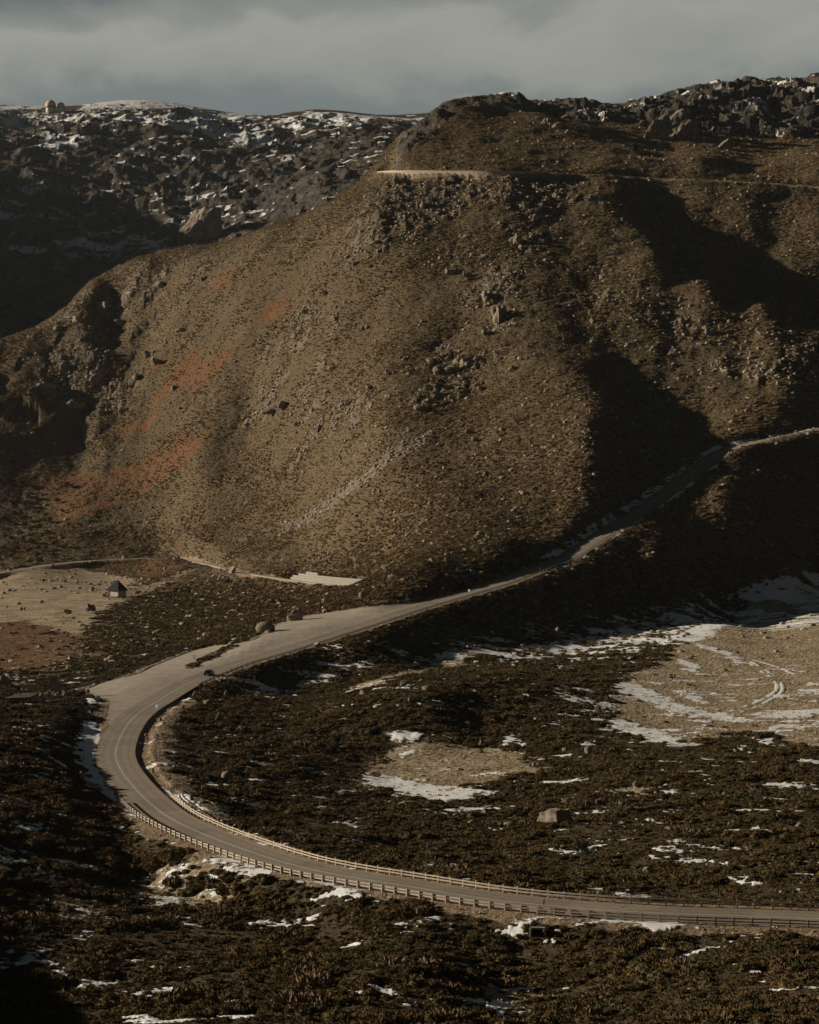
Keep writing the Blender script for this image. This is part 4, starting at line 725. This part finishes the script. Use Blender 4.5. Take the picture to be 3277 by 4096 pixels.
MS2=[(1700,3020),(1830,2990),(1630,3082),(1700,3105),(1845,3080),(1930,3105),(1600,3170),(1760,3182),(1810,3200),(2050,3005),(2130,2990),(2040,3010),(1990,3030),(1950,3080),(1870,3150),(1560,3165)]
for a in MS2: bush(*a,rr_.uniform(18,34),'dark shrub growing in the small round meadow and its snow rim','shrubs in the small round meadow',NEARP,1.05)
for k in range(14):
    a=[(610,3520),(680,3530),(720,3560),(640,3600),(760,3575),(800,3600),(860,3550),(900,3590),(560,3590),(520,3620),(700,3620),(600,3640),(950,3560),(430,3600)][k];bush(*a,rr_.uniform(26,54),'round dark shrub dotting the snowy clearing at lower left below the rail','shrubs in the lower left clearing',NEARP,1.1)
for k in range(34):
    t=k/33;bush(930+t*430+rr_.uniform(-20,20),2345+rr_.uniform(0,60)+t*25,rr_.uniform(30,60),'feathery tan broom bush on the slope between the side road and the lay-by','tan broom bushes above the lay-by',[MIDP[3],MIDP[4],MIDP[5]],1.1,name='broom_bush',cat='bush')
for k,a in enumerate([(800,2648),(830,2640),(870,2628),(905,2612),(930,2598),(950,2590),(885,2605),(780,2664)]): bush(*a,rr_.uniform(22,44),'low bush on the wedge-shaped island between lay-by and service lane','bushes on the lay-by island',NEARP,1.)
M_grove=foliage('bare_grove_twigs',[(.075,.060,.036),(.115,.085,.055),(.14,.10,.07),(.09,.075,.042)])
TR=[tree_meshes(700+i,5.2,5.,M_bark,M_grove,1500,.42) for i in range(4)]
GT=[(40,1960),(75,1935),(20,2000),(60,2005),(110,1990),(95,2030),(140,2020),(110,2050),(150,2065),(60,2110),(30,2130),(100,2120),(75,2150),(125,2135),(160,2110),(180,2090),(40,2170),(95,2180),(130,2180),(165,2160),(190,2140),(60,2210),(110,2215),(150,2205),(185,2200),(215,2190),(120,2250),(150,2240),(40,2240),(15,2200),(200,2100),(215,2230),(160,2260),(20,2160),(90,2090),(230,2010),(250,2050),(270,1960),(60,2060),(10,2090)]
for a in GT:
    p=at(a[0],a[1]+rr_.uniform(-6,6));o=empty('tree',(p.x,p.y,p.z),rr_.uniform(0,6));tm,cm=TR[rr_.randrange(4)];obj('trunk',tm,o);obj('crown',cm,o);s_=rr_.uniform(.75,1.25);o.scale=(s_,s_,s_*.95);tag(o,'bare brown round-crowned tree in the grove at the left edge above the side road','tree','trees of the valley grove')
tm,cm=tree_meshes(731,4.6,2.6,M_bark,M_pine,1500,.2);p=at(2327,3462);o=empty('tree',(p.x,p.y,p.z));obj('trunk',tm,o);obj('crown',cm,o);o.scale=(.8,.8,1.1);tag(o,'thin ragged grey-green young tree in the heath above the foreground road','tree')
tm,cm=tree_meshes(735,2.6,1.4,M_dead,M_dead,60,.4,True);p=at(2488,3246);o=empty('dead_tree',(p.x,p.y,p.z));obj('trunk',tm,o);obj('crown',cm,o);tag(o,'bleached dead little tree with bare twigs right of the largest granite block','dead tree')
# ------------------------------------------------------------------ signs, poles
M_blue=simple('blue_sign_face',(.03,.10,.26),.5,.05,1.);M_navy=simple('dark_blue_sign_face',(.015,.035,.10),.5,.05,1.);M_wht=simple('white_sign_face',(.72,.72,.68),.5,.05,1.);M_galv=simple('galvanised_sign_back',(.30,.31,.30),.5,.12,3.,.3);M_pole=simple('sign_post_grey',(.20,.20,.19),.5,.1,3.,.4);M_dark=simple('dark_timber_and_shade',(.025,.022,.018),.8,.3,4.);M_red=simple('red_pole_paint',(.32,.06,.03),.6,.1,3.);M_brn=simple('brown_sign_face',(.20,.11,.08),.6,.1,3.)
def text_mesh(txt,size,mat,name):
    c=bpy.data.curves.new(name,'FONT');c.body=txt;c.size=size;c.align_x='CENTER';c.align_y='CENTER';c.extrude=.004;c.offset=size*.02
    o=bpy.data.objects.new(name,c);link(o);dg=bpy.context.evaluated_depsgraph_get();me=bpy.data.meshes.new_from_object(o.evaluated_get(dg));bpy.data.objects.remove(o);me.materials.clear();me.materials.append(mat);return me
def sign(px,pyb,pyc,w_,h_,label,shape='rect',face=None,rim=None,txt=None,yaw=0.,back=False,bar=False,group=None):
    p=at(px,pyb);s_=p.y/F;hc=(pyb-pyc)*s_;o=empty('road_sign',p,yaw);tag(o,label,'road sign',group)
    w=MB();w.cyl((0,0.03,-.3),(0,0.03,hc+h_*.4),.035,n=8);w.build('post',M_pole,o)
    w=MB()
    if shape=='rect': w.box((0,0,hc),(w_,.03,h_))
    else: w.cyl((0,-.015,hc),(0,.015,hc),w_/2,n=28)
    pl=w.build('plate',rim or M_galv,o)
    if face:
        w=MB()
        if shape=='rect': w.box((0,-.018,hc),(w_*.88,.006,h_*.9))
        else: w.cyl((0,-.021,hc),(0,-.017,hc),w_/2*.86,n=28)
        w.build('face',face,pl)
    if txt:
        t_=obj('lettering',text_mesh(txt[0],txt[1],M_wht,'lettering'),pl,(0,-.027,hc));t_.rotation_euler=(math.pi/2,0,0)
    if bar:
        w=MB();w.add([(x_*w_*.42*.7-z_*.03,-.026,hc+x_*w_*.42*.7+z_*.03) for x_,z_ in((-1,-1),(1,-1),(1,1),(-1,1))],[(0,1,2,3)]);w.build('diagonal_bar',M_dark,pl)
    if back:
        w=MB();w.box((0,-.028,hc+h_*.18),(w_*.8,.02,.05));w.box((0,-.028,hc-h_*.18),(w_*.8,.02,.05));w.build('bracket',M_pole,pl)
    return o
sign(628,2861,2827,.68,.90,'blue parking sign with a white letter P on the inside of the bend',face=M_blue,rim=M_wht,txt=('P',.78),yaw=-.6)
sign(777,2673,2628,.80,.80,'square dark blue sign with white digits 40 on the tip of the lay-by island',face=M_navy,rim=M_navy,txt=('40',.52),yaw=-.5)
sign(964,2577,2556,.6,.85,'small grey sign among the bushes at the top of the lay-by island',back=True)
sign(1628,2411,2379,.62,.95,'upright grey plate sign at the upper left edge of the lay-by against the shade',back=True)
sign(1773,2377,2352,.9,.9,'round sign seen from behind on a tall post left of the climbing road','disc',back=True)
sign(1877,2388,2362,.85,.85,'round white sign with a dark diagonal bar by the rail of the climbing road','disc',face=M_wht,rim=M_wht,bar=True,yaw=-.5)
sign(395,2806,2791,.8,.8,'round sign seen from behind at the mouth of the blocked track left of the junction','disc',back=True)
sign(2176,3660,3607,.6,.6,'round sign seen almost edge-on behind the near foreground rail','disc',back=True,yaw=1.15)
sign(2249,3572,3544,.55,.75,'thin brownish sign seen edge-on in the heath beyond the far foreground rail',face=M_brn,yaw=1.2)
def snow_pole(px,pyb,hp,lab):
    p=at(px,pyb);o=empty('snow_pole',p);h=max(1.1,hp*p.y/F);w=MB();w.cyl((0,0,-.2),(0,0,h),.05,.045,8);w.build('pole',M_red,o);w=MB();w.cyl((0,0,h*.62),(0,0,h*.74),.056,.056,8);w.build('band',M_wht,o);return tag(o,lab,'snow pole','red snow poles along the roads')
for a in [(478,3200,34,'red snow pole at the start of the near foreground guard rail'),(378,3000,30,'red snow pole in the snow left of the tightest part of the bend'),(551,2969,22,'red snow pole by the ditch on the inside of the bend'),(1415,2537,20,'red snow pole on the rail by the upper part of the lay-by'),(1647,2456,20,'red snow pole on the rail below the grey plate sign'),(991,2656,18,'red snow pole on the rail just uphill of the car'),(2161,2288,20,'red snow pole where the climbing road enters the shade'),(1005,3165,24,'red snow pole in the heath right of the bend')]: snow_pole(*a)
p=at(804,2775);o=empty('timber_post',p);w=MB();w.box((0,0,1.1),(.4,.35,2.6),.2,taper=.9);w.build('post',M_dark,o);w=MB();w.box((0,0,2.45),(.5,.42,.16),.2);w.build('cap',M_dark,o);tag(o,'thick black timber post behind the lower end of the lay-by rail','post')
p=at(1018,2732);o=empty('marker_post',p);w=MB();w.box((0,0,.95),(.34,.06,2.2),.1);w.build('post',M_wht,o);w=MB();w.box((.03,-.0,2.1),(.3,.07,.35),.1);w.build('cap',M_dark,o);tag(o,'white marker post with a dark top in the heath right of the car','marker post')
# ------------------------------------------------------------------ car
M_car=simple('dark_blue_car_paint',(.012,.018,.030),.25,.05,1.,.0,.6);M_glass=simple('car_glass',(.01,.013,.016),.08,.02,1.,0,.8);M_tyre=simple('tyre_rubber',(.015,.015,.015),.9,.1,4.);M_rim=simple('wheel_rim',(.25,.25,.26),.4,.1,4.,.7);M_lamp=simple('tail_lamp_red',(.30,.015,.012),.3,.05,1.);M_trim=simple('black_trim',(.012,.012,.013),.6,.1,1.)
ic_=ri(826,2706);nr=normals(ROAD)[ic_];tg=np.array([-nr[1],nr[0]]);cp=ROAD[ic_];hd=math.atan2(ROAD[ic_+2,1]-ROAD[ic_-2,1],ROAD[ic_+2,0]-ROAD[ic_-2,0])
car=empty('parked_car',(cp[0]+nr[0]*.35,cp[1]+nr[1]*.35,cp[2]+.03),hd);car.name='car';tag(car,'dark blue hatchback driving away uphill beside the lay-by guard rail','car')
def loft(secs,mat,name,parent,sm=True):
    w=MB();n_=len(secs[0]);v=[q for s_ in secs for q in s_];f=[]
    for i in range(len(secs)-1):
        for k in range(n_): f.append((i*n_+k,i*n_+(k+1)%n_,(i+1)*n_+(k+1)%n_,(i+1)*n_+k))
    f+=[tuple(range(n_-1,-1,-1)),tuple(range((len(secs)-1)*n_,len(secs)*n_))];w.add(v,f);return w.build(name,mat,parent,sm)
def sec(x,w_,z0,z1,tw):  # cross-section ring
    return [(x,-w_,z0+.1),(x,-w_*.93,z0),(x,w_*.93,z0),(x,w_,z0+.1),(x,w_,z0+(z1-z0)*.62),(x,tw,z1-.03),(x,tw*.85,z1),(x,-tw*.85,z1),(x,-tw,z1-.03),(x,-w_,z0+(z1-z0)*.62)]
body=loft([sec(-2.12,.78,.36,.82,.72),sec(-2.02,.86,.26,.95,.80),sec(-1.5,.90,.22,1.0,.84),sec(0,.91,.22,.98,.85),sec(.9,.90,.22,.95,.84),sec(1.7,.87,.24,.84,.76),sec(2.1,.76,.34,.70,.62)],M_car,'body',car)
loft([sec(-1.95,.76,.93,1.02,.66),sec(-1.5,.80,.93,1.38,.62),sec(-.9,.82,.93,1.47,.64),sec(.1,.82,.93,1.46,.63),sec(.55,.80,.93,1.30,.62),sec(1.15,.76,.92,.98,.66)],M_glass,'windows',car)
w=MB();w.add([(-1.5,-.6,1.40),(-.9,-.63,1.485),(.1,-.62,1.475),(.45,-.58,1.36),(.45,.58,1.36),(.1,.62,1.475),(-.9,.63,1.485),(-1.5,.6,1.40)],[(0,1,6,7),(1,2,5,6),(2,3,4,5)]);w.build('roof',M_car,car)
for x_ in(-1.3,1.32):
    for y_ in(-.82,.82):
        w=MB();w.cyl((x_,y_-.1,.32),(x_,y_+.1,.32),.32,n=18);wh=w.build('wheel',M_tyre,car);w=MB();sg=1 if y_>0 else -1;w.cyl((x_,y_+sg*.1,.32),(x_,y_+sg*.115,.32),.2,n=14);w.build('rim',M_rim,wh)
for y_ in(-.68,.68): w=MB();w.box((-2.06,y_,.80),(.12,.26,.16));w.build('tail_light',M_lamp,car);w=MB();w.box((2.02,y_*.92,.62),(.14,.28,.12));w.build('headlight',M_wht,car)
w=MB();w.box((-2.13,0,.60),(.03,.5,.12));w.build('number_plate',M_wht,car);w=MB();w.box((-2.12,0,.38),(.14,1.55,.2));w.build('bumper',M_trim,car)
for y_ in(-.98,.98): w=MB();w.box((.55,y_,1.0),(.12,.2,.13));w.build('wing_mirror',M_car,car)
# ------------------------------------------------------------------ stone hut
M_wall=simple('whitewashed_wall',(.42,.40,.36),.9,.15,1.5);M_roof=simple('black_slate_roof',(.018,.018,.017),.9,.3,3.);M_stone=simple('hut_stonework',(.24,.20,.155),.9,.35,3.);M_door=simple('brown_door',(.12,.06,.035),.8,.2,3.)
p=at(474,2390);p.z+=.5;hut=empty('stone_hut',p,math.radians(-33));tag(hut,'small whitewashed hut with a tall black hipped roof on the valley meadow','hut')
W_,L_,Hw=5.9,5.2,2.8
w=MB();w.box((-W_/2,L_/2,Hw/2-.5),(W_,L_,Hw+1));wl=w.build('wall',M_wall,hut)
w=MB();w.box((-W_/2-1.6,-.03+.02,-.1),(W_+3.4,1.7,.35));w.build('terrace',M_stone,hut)
w=MB();e_=.55;zc=Hw-.25;zt=Hw+4.2;cxx,cyy=-W_/2,L_/2
B4=[(-W_-e_-.3,-e_,zc),(e_,-e_,zc-.15),(e_,L_+e_,zc-.15),(-W_-e_-.3,L_+e_,zc)];Tp=[(cxx-1.1,cyy,zt-.6),(cxx+.5,cyy,zt)]
w.add(B4+[(a,b,c-.22) for a,b,c in B4]+Tp,[(0,1,9,8),(1,2,9),(2,3,8,9),(3,0,8),(4,5,1,0),(5,6,2,1),(6,7,3,2),(7,4,0,3),(7,6,5,4)]);rf=w.build('roof',M_roof,hut)
w=MB();w.box((-W_-.35,L_*.45,2.6),(1.1,1.2,6.6),taper=.75);w.box((-W_-.35,L_*.45,6.0),(1.2,1.3,.25));w.build('chimney',M_stone,rf)
w=MB();w.box((-W_+.55,-.02,1.0),(1.0,.08,2.0));w.build('door',M_door,hut);w=MB();w.box((-.06,-.04,Hw/2),(.1,.1,Hw));w.build('corner_post',M_door,hut)
w=MB();w.box((-W_-1.9,-.2,.3),(.45,3.2,1.3),.35);w.build('low_wall',M_stone,hut)
# flat roofed building at the left edge
p=at(82,2812);o=empty('flat_roofed_hut',(p.x,p.y+3,p.z-.6));o.scale=(.72,.8,.8);tag(o,'low building with a flat dark roof half hidden by heath at the left edge','building')
w=MB();w.box((0,0,.9),(6.6,8.6,2.6));w.build('wall',M_stone,o)
w=MB();w.add([(-4.6,-5.5,2.3),(3.1,-4.6,2.45),(4.0,4.6,2.55),(-2.2,5.2,2.4)]+[(-4.6,-5.5,2.05),(3.1,-4.6,2.2),(4.0,4.6,2.3),(-2.2,5.2,2.15)],[(0,1,2,3),(7,6,5,4),(4,5,1,0),(5,6,2,1),(6,7,3,2),(7,4,0,3)]);rf=w.build('roof',simple('dark_felt_roof',(.06,.05,.045),.9,.15,2.),o)
w=MB();w.cyl((-.6,-1.5,2.3),(-.6,-1.5,4.6),.13,n=8);w.box((-.95,-1.5,4.5),(.75,.35,.6));w.box((-.35,-1.5,3.4),(.6,.35,.5));w.build('flue',M_dark,rf)
# ------------------------------------------------------------------ radomes on the summit
M_dome=simple('bronze_radome_skin',(.58,.38,.24),.7,.15,.15);M_domew=simple('pale_radome_base',(.5,.55,.5),.8,.1,.3)
def radome(px,pyb,Rp,basep,lab,cap=False,lo=2900):
    p=at(px,pyb,lo);s_=p.y/F;R=Rp*s_;hb=basep*s_;o=empty('radome',p);tag(o,lab,'radome')
    bm=bmesh.new();bmesh.ops.create_icosphere(bm,subdivisions=3,radius=R);me=bpy.data.meshes.new('dome')
    bmesh.ops.bisect_plane(bm,geom=bm.verts[:]+bm.edges[:]+bm.faces[:],plane_co=(0,0,-R*.42),plane_no=(0,0,-1),clear_outer=True);bm.to_mesh(me);bm.free();me.materials.append(M_dome);obj('dome',me,o,(0,0,hb+R*.42))
    if hb>1: w=MB();w.cyl((0,0,-6),(0,0,hb),R*.9,n=28);w.build('base_drum',M_domew,o);w=MB();w.cyl((0,0,hb-.5),(0,0,hb+.3),R*1.04,n=28);w.build('gallery',M_dark,o)
    if cap: w=MB();w.cyl((-R*.1,0,hb+R*1.3),(-R*.1,0,hb+R*1.44),R*.45,R*.2,n=16);w.build('vent_cap',M_dark,o)
radome(203,447,21,17,'larger bronze radar dome on a pale green drum on the snowy summit plateau')
radome(245,450,15,19,'smaller bronze radar dome beside the larger one on the summit plateau',True)
# ------------------------------------------------------------------ walls
M_gab=simple('pale_gabion_stone',(.23,.215,.185),.9,.4,2.5);M_mas=simple('pale_masonry',(.40,.33,.25),.9,.22,1.2)  # masonry: pale warm stone colour for the upper road wall
def wall_strip(pl,i0,i1,off,z0,z1,th,mat,name,parent,base=None):
    nr=normals(pl);v=[];f=[];b=Vector(base) if base is not None else Vector((0,0,0))
    for i in range(i0,i1):
        for (o_,z_) in((off,z0),(off-th,z0),(off-th,z1),(off,z1)): v.append(Vector((pl[i,0]+nr[i,0]*o_,pl[i,1]+nr[i,1]*o_,pl[i,2]+z_))-b)
    n_=i1-i0
    for i in range(n_-1):
        for k in range(4): f.append((4*i+k,4*i+(k+1)%4,4*i+4+(k+1)%4,4*i+4+k))
    f+=[(3,2,1,0),tuple(4*(n_-1)+k for k in range(4))];w=MB();w.add(v,f);return w.build(name,mat,parent)
def sidx(px):
    u=(px-CX)/F;return int(np.argmin(np.abs(SIDE[:,0]/SIDE[:,1]-u)))
o=empty('retaining_wall',SIDE[sidx(1137)]);tag(o,'long stepped pale stone retaining wall above the side road, left of the spur','retaining wall')
for k,(a,b_) in enumerate([(1137,1500),(1137,1490),(1150,1440),(1172,1230)]): wall_strip(SIDE,sidx(a),sidx(b_),-3.0-1.0*k,.1+1.05*k-1.4,.1+.95*(k+1),.45,M_gab,'course',o,o.location)
o=empty('parapet_wall',SIDE[sidx(700)]);wall_strip(SIDE,sidx(700),sidx(930),3.0,-.8,.7,.5,M_gab,'coping',o,o.location);tag(o,'low pale parapet on the valley side of the side road bend','parapet')
o=empty('parapet_wall',SIDE[sidx(1030)]);wall_strip(SIDE,sidx(1030),sidx(1400),3.0,-.8,.55,.5,M_gab,'coping',o,o.location);tag(o,'low pale parapet in front of the stepped retaining wall','parapet')
p=at(935,2290);o=empty('gabion_steps',p,.5);tag(o,'short fan-shaped flight of pale stone steps beside the side road','retaining wall')
for k in range(4): w=MB();w.box((-1.4+k*.8,.3+k*.6,.0+k*.6),(.7,2.6,2.2),.15);w.build('course',M_gab,o)
ua=0;ub=int(np.argmin(np.abs(UPR[:,0]/UPR[:,1]-(2205-CX)/F)))
o=empty('masonry_wall',UPR[0]);tag(o,'long sunlit pale retaining wall holding up the mountain road on the big hill','retaining wall');wall_strip(UPR,0,ub,4.7,-6.5,.55,.6,M_mas,'wall_face',o,o.location);wall_strip(UPR,0,ub,4.8,.55,.75,.8,M_conc,'coping',o,o.location)
p=at(1852,838);o=empty('concrete_slab',p,.1);w=MB();w.box((0,0,.7),(4.2,1.2,2.0),taper=.9);w.build('block',M_gab,o);tag(o,'small white concrete block lying on the upper hillside','concrete block')
p=at(1884,826);o=empty('concrete_ramp',p,.35);w=MB();w.add([(-1.2,0,-.6),(1.2,0,-.6),(6.2,3,3.6),(3.8,3,3.8),(-1.2,1.2,-.6),(1.2,1.2,-.6),(6.2,4.2,3.2),(3.8,4.2,3.2)],[(0,1,2,3),(7,6,5,4),(0,3,7,4),(1,5,6,2),(3,2,6,7),(0,4,5,1)]);w.build('slab',M_gab,o);tag(o,'long slanting white concrete slab right of the small block on the upper hillside','concrete slab')
p=at(2150,3742);o=empty('culvert',p,-.1);o.scale=(.75,.75,.7);w=MB();w.box((0,0,1.15),(2.0,.5,.3));w.build('lintel',M_conc,o);w=MB();w.box((.95,.3,.3),(.3,1.4,1.6),.2);w.box((-.95,.3,.3),(.25,1.2,1.6),-.2);w.build('side_wall',M_conc,o);w=MB();w.box((0,.6,.4),(1.6,.3,1.5));w.build('opening_shade',M_dark,o);tag(o,'concrete culvert mouth in the bank under the near foreground rail','culvert')  # dark block behind the lintel stands in for the shade inside the mouth
SUN_E=5.0;SKY_S=.11;EXPO=.48;HAZE=.000013
# ------------------------------------------------------------------ camera, light, sky
sc=bpy.context.scene
cam=bpy.data.cameras.new('camera');co_=bpy.data.objects.new('camera',cam);link(co_);co_.location=(0,0,0);co_.rotation_euler=(math.radians(90),0,0)
cam.sensor_fit='VERTICAL';cam.sensor_height=36;cam.lens=F/4096*36;cam.shift_y=-(2048-YH)/4096;cam.clip_start=1;cam.clip_end=20000;sc.camera=co_
sun=bpy.data.lights.new('sun','SUN');sun.energy=SUN_E;sun.angle=math.radians(.5);sun.color=(1,.87,.69);so_=bpy.data.objects.new('sun',sun);link(so_)
ld=Vector((math.cos(LIGHT_AZ)*math.cos(SUN_EL),math.sin(LIGHT_AZ)*math.cos(SUN_EL),-math.sin(SUN_EL)));so_.rotation_euler=ld.to_track_quat('-Z','Y').to_euler();so_.location=(-200,200,300)
w=bpy.data.worlds.new('World');sc.world=w;w.use_nodes=True;t=w.node_tree;t.nodes.clear()
out=t.nodes.new('ShaderNodeOutputWorld');bg=t.nodes.new('ShaderNodeBackground');sky=t.nodes.new('ShaderNodeTexSky');sky.sky_type='NISHITA';sky.sun_disc=False;sky.sun_elevation=SUN_EL;sky.sun_rotation=math.radians(285);sky.altitude=1500
tc=t.nodes.new('ShaderNodeTexCoord');sep=t.nodes.new('ShaderNodeSeparateXYZ');t.links.new(tc.outputs['Generated'],sep.inputs[0])
def mth(op,a,b=None,clamp=False):
    nd=t.nodes.new('ShaderNodeMath');nd.operation=op;nd.use_clamp=clamp
    for k,v in enumerate((a,b)):
        if v is None: continue
        if isinstance(v,bpy.types.NodeSocket): t.links.new(v,nd.inputs[k])
        else: nd.inputs[k].default_value=v
    return nd.outputs[0]
def nz(vec_scale,loc,scale,detail,rough,dist=0):
    mp=t.nodes.new('ShaderNodeMapping');mp.inputs['Scale'].default_value=vec_scale;mp.inputs['Location'].default_value=loc;mp.inputs['Rotation'].default_value=(0,math.radians(SKY_TILT),0);t.links.new(tc.outputs['Generated'],mp.inputs[0])
    n=t.nodes.new('ShaderNodeTexNoise');t.links.new(mp.outputs[0],n.inputs['Vector']);n.inputs['Scale'].default_value=scale;n.inputs['Detail'].default_value=detail;n.inputs['Roughness'].default_value=rough;n.inputs['Distortion'].default_value=dist;return n.outputs[0]
SKY_TILT=0
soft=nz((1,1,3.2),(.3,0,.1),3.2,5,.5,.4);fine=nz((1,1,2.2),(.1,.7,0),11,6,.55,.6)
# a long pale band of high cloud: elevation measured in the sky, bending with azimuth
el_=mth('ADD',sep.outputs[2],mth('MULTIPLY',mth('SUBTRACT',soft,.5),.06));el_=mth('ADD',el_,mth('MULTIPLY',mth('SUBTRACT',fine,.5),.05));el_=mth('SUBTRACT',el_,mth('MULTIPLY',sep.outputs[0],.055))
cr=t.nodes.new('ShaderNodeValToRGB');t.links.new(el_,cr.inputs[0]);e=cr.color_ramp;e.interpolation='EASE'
stops=[(0,(.14,.15,.155)),(.160,(.14,.157,.162)),(.176,(.15,.168,.172)),(.189,(.25,.252,.232)),(.203,(.285,.284,.258)),(.214,(.20,.206,.195)),(.230,(.115,.132,.14)),(.34,(.034,.048,.054)),(1,(.016,.025,.030))]  # top stops, out of view, darkened and tinted teal to set the shadow fill
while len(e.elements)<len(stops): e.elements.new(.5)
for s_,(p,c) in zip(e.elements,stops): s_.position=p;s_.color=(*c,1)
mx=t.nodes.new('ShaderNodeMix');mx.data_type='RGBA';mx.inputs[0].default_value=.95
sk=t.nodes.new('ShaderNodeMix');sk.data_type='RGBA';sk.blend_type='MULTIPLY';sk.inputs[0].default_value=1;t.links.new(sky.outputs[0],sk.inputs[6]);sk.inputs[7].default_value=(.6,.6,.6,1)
cl_=t.nodes.new('ShaderNodeMix');cl_.data_type='RGBA';cl_.blend_type='MULTIPLY';cl_.inputs[0].default_value=1;t.links.new(cr.outputs[0],cl_.inputs[6]);mr_=t.nodes.new('ShaderNodeMapRange');t.links.new(sep.outputs[1],mr_.inputs[0]);mr_.inputs[1].default_value=.5;mr_.inputs[2].default_value=.92;mr_.inputs[3].default_value=1.8;mr_.inputs[4].default_value=10.;t.links.new(mr_.outputs[0],cl_.inputs[7])  # sky away from the view direction dimmed to deepen the shadows on the ground
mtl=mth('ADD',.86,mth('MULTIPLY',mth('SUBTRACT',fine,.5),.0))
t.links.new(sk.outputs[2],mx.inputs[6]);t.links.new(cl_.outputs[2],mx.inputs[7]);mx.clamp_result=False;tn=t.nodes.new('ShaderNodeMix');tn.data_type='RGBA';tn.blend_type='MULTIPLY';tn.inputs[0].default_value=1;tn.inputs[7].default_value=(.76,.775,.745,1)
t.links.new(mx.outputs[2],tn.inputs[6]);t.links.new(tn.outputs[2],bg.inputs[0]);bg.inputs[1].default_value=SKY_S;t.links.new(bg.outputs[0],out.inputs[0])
if HAZE:
    bm=bmesh.new();bmesh.ops.create_cube(bm,size=1)
    for v in bm.verts: v.co=Vector((v.co.x*6400,2900+v.co.y*7400,(620 if v.co.z>0 else -140)))
    me=bpy.data.meshes.new('haze');bm.to_mesh(me);bm.free();hm=bpy.data.materials.new('haze_air');hm.use_nodes=True;ht=hm.node_tree;ht.nodes.clear();ho=ht.nodes.new('ShaderNodeOutputMaterial');pv=ht.nodes.new('ShaderNodeVolumePrincipled');pv.inputs['Color'].default_value=(.72,.80,.86,1);pv.inputs['Density'].default_value=HAZE;pv.inputs['Anisotropy'].default_value=.3;ht.links.new(pv.outputs[0],ho.inputs['Volume']);me.materials.append(hm);tag(obj('haze',me),'thin bluish mountain air lying over the whole valley','haze',kind='stuff')
sc.view_settings.view_transform='Standard';sc.view_settings.look='None';sc.view_settings.exposure=EXPO;sc.view_settings.gamma=1
sc.render.engine='CYCLES'
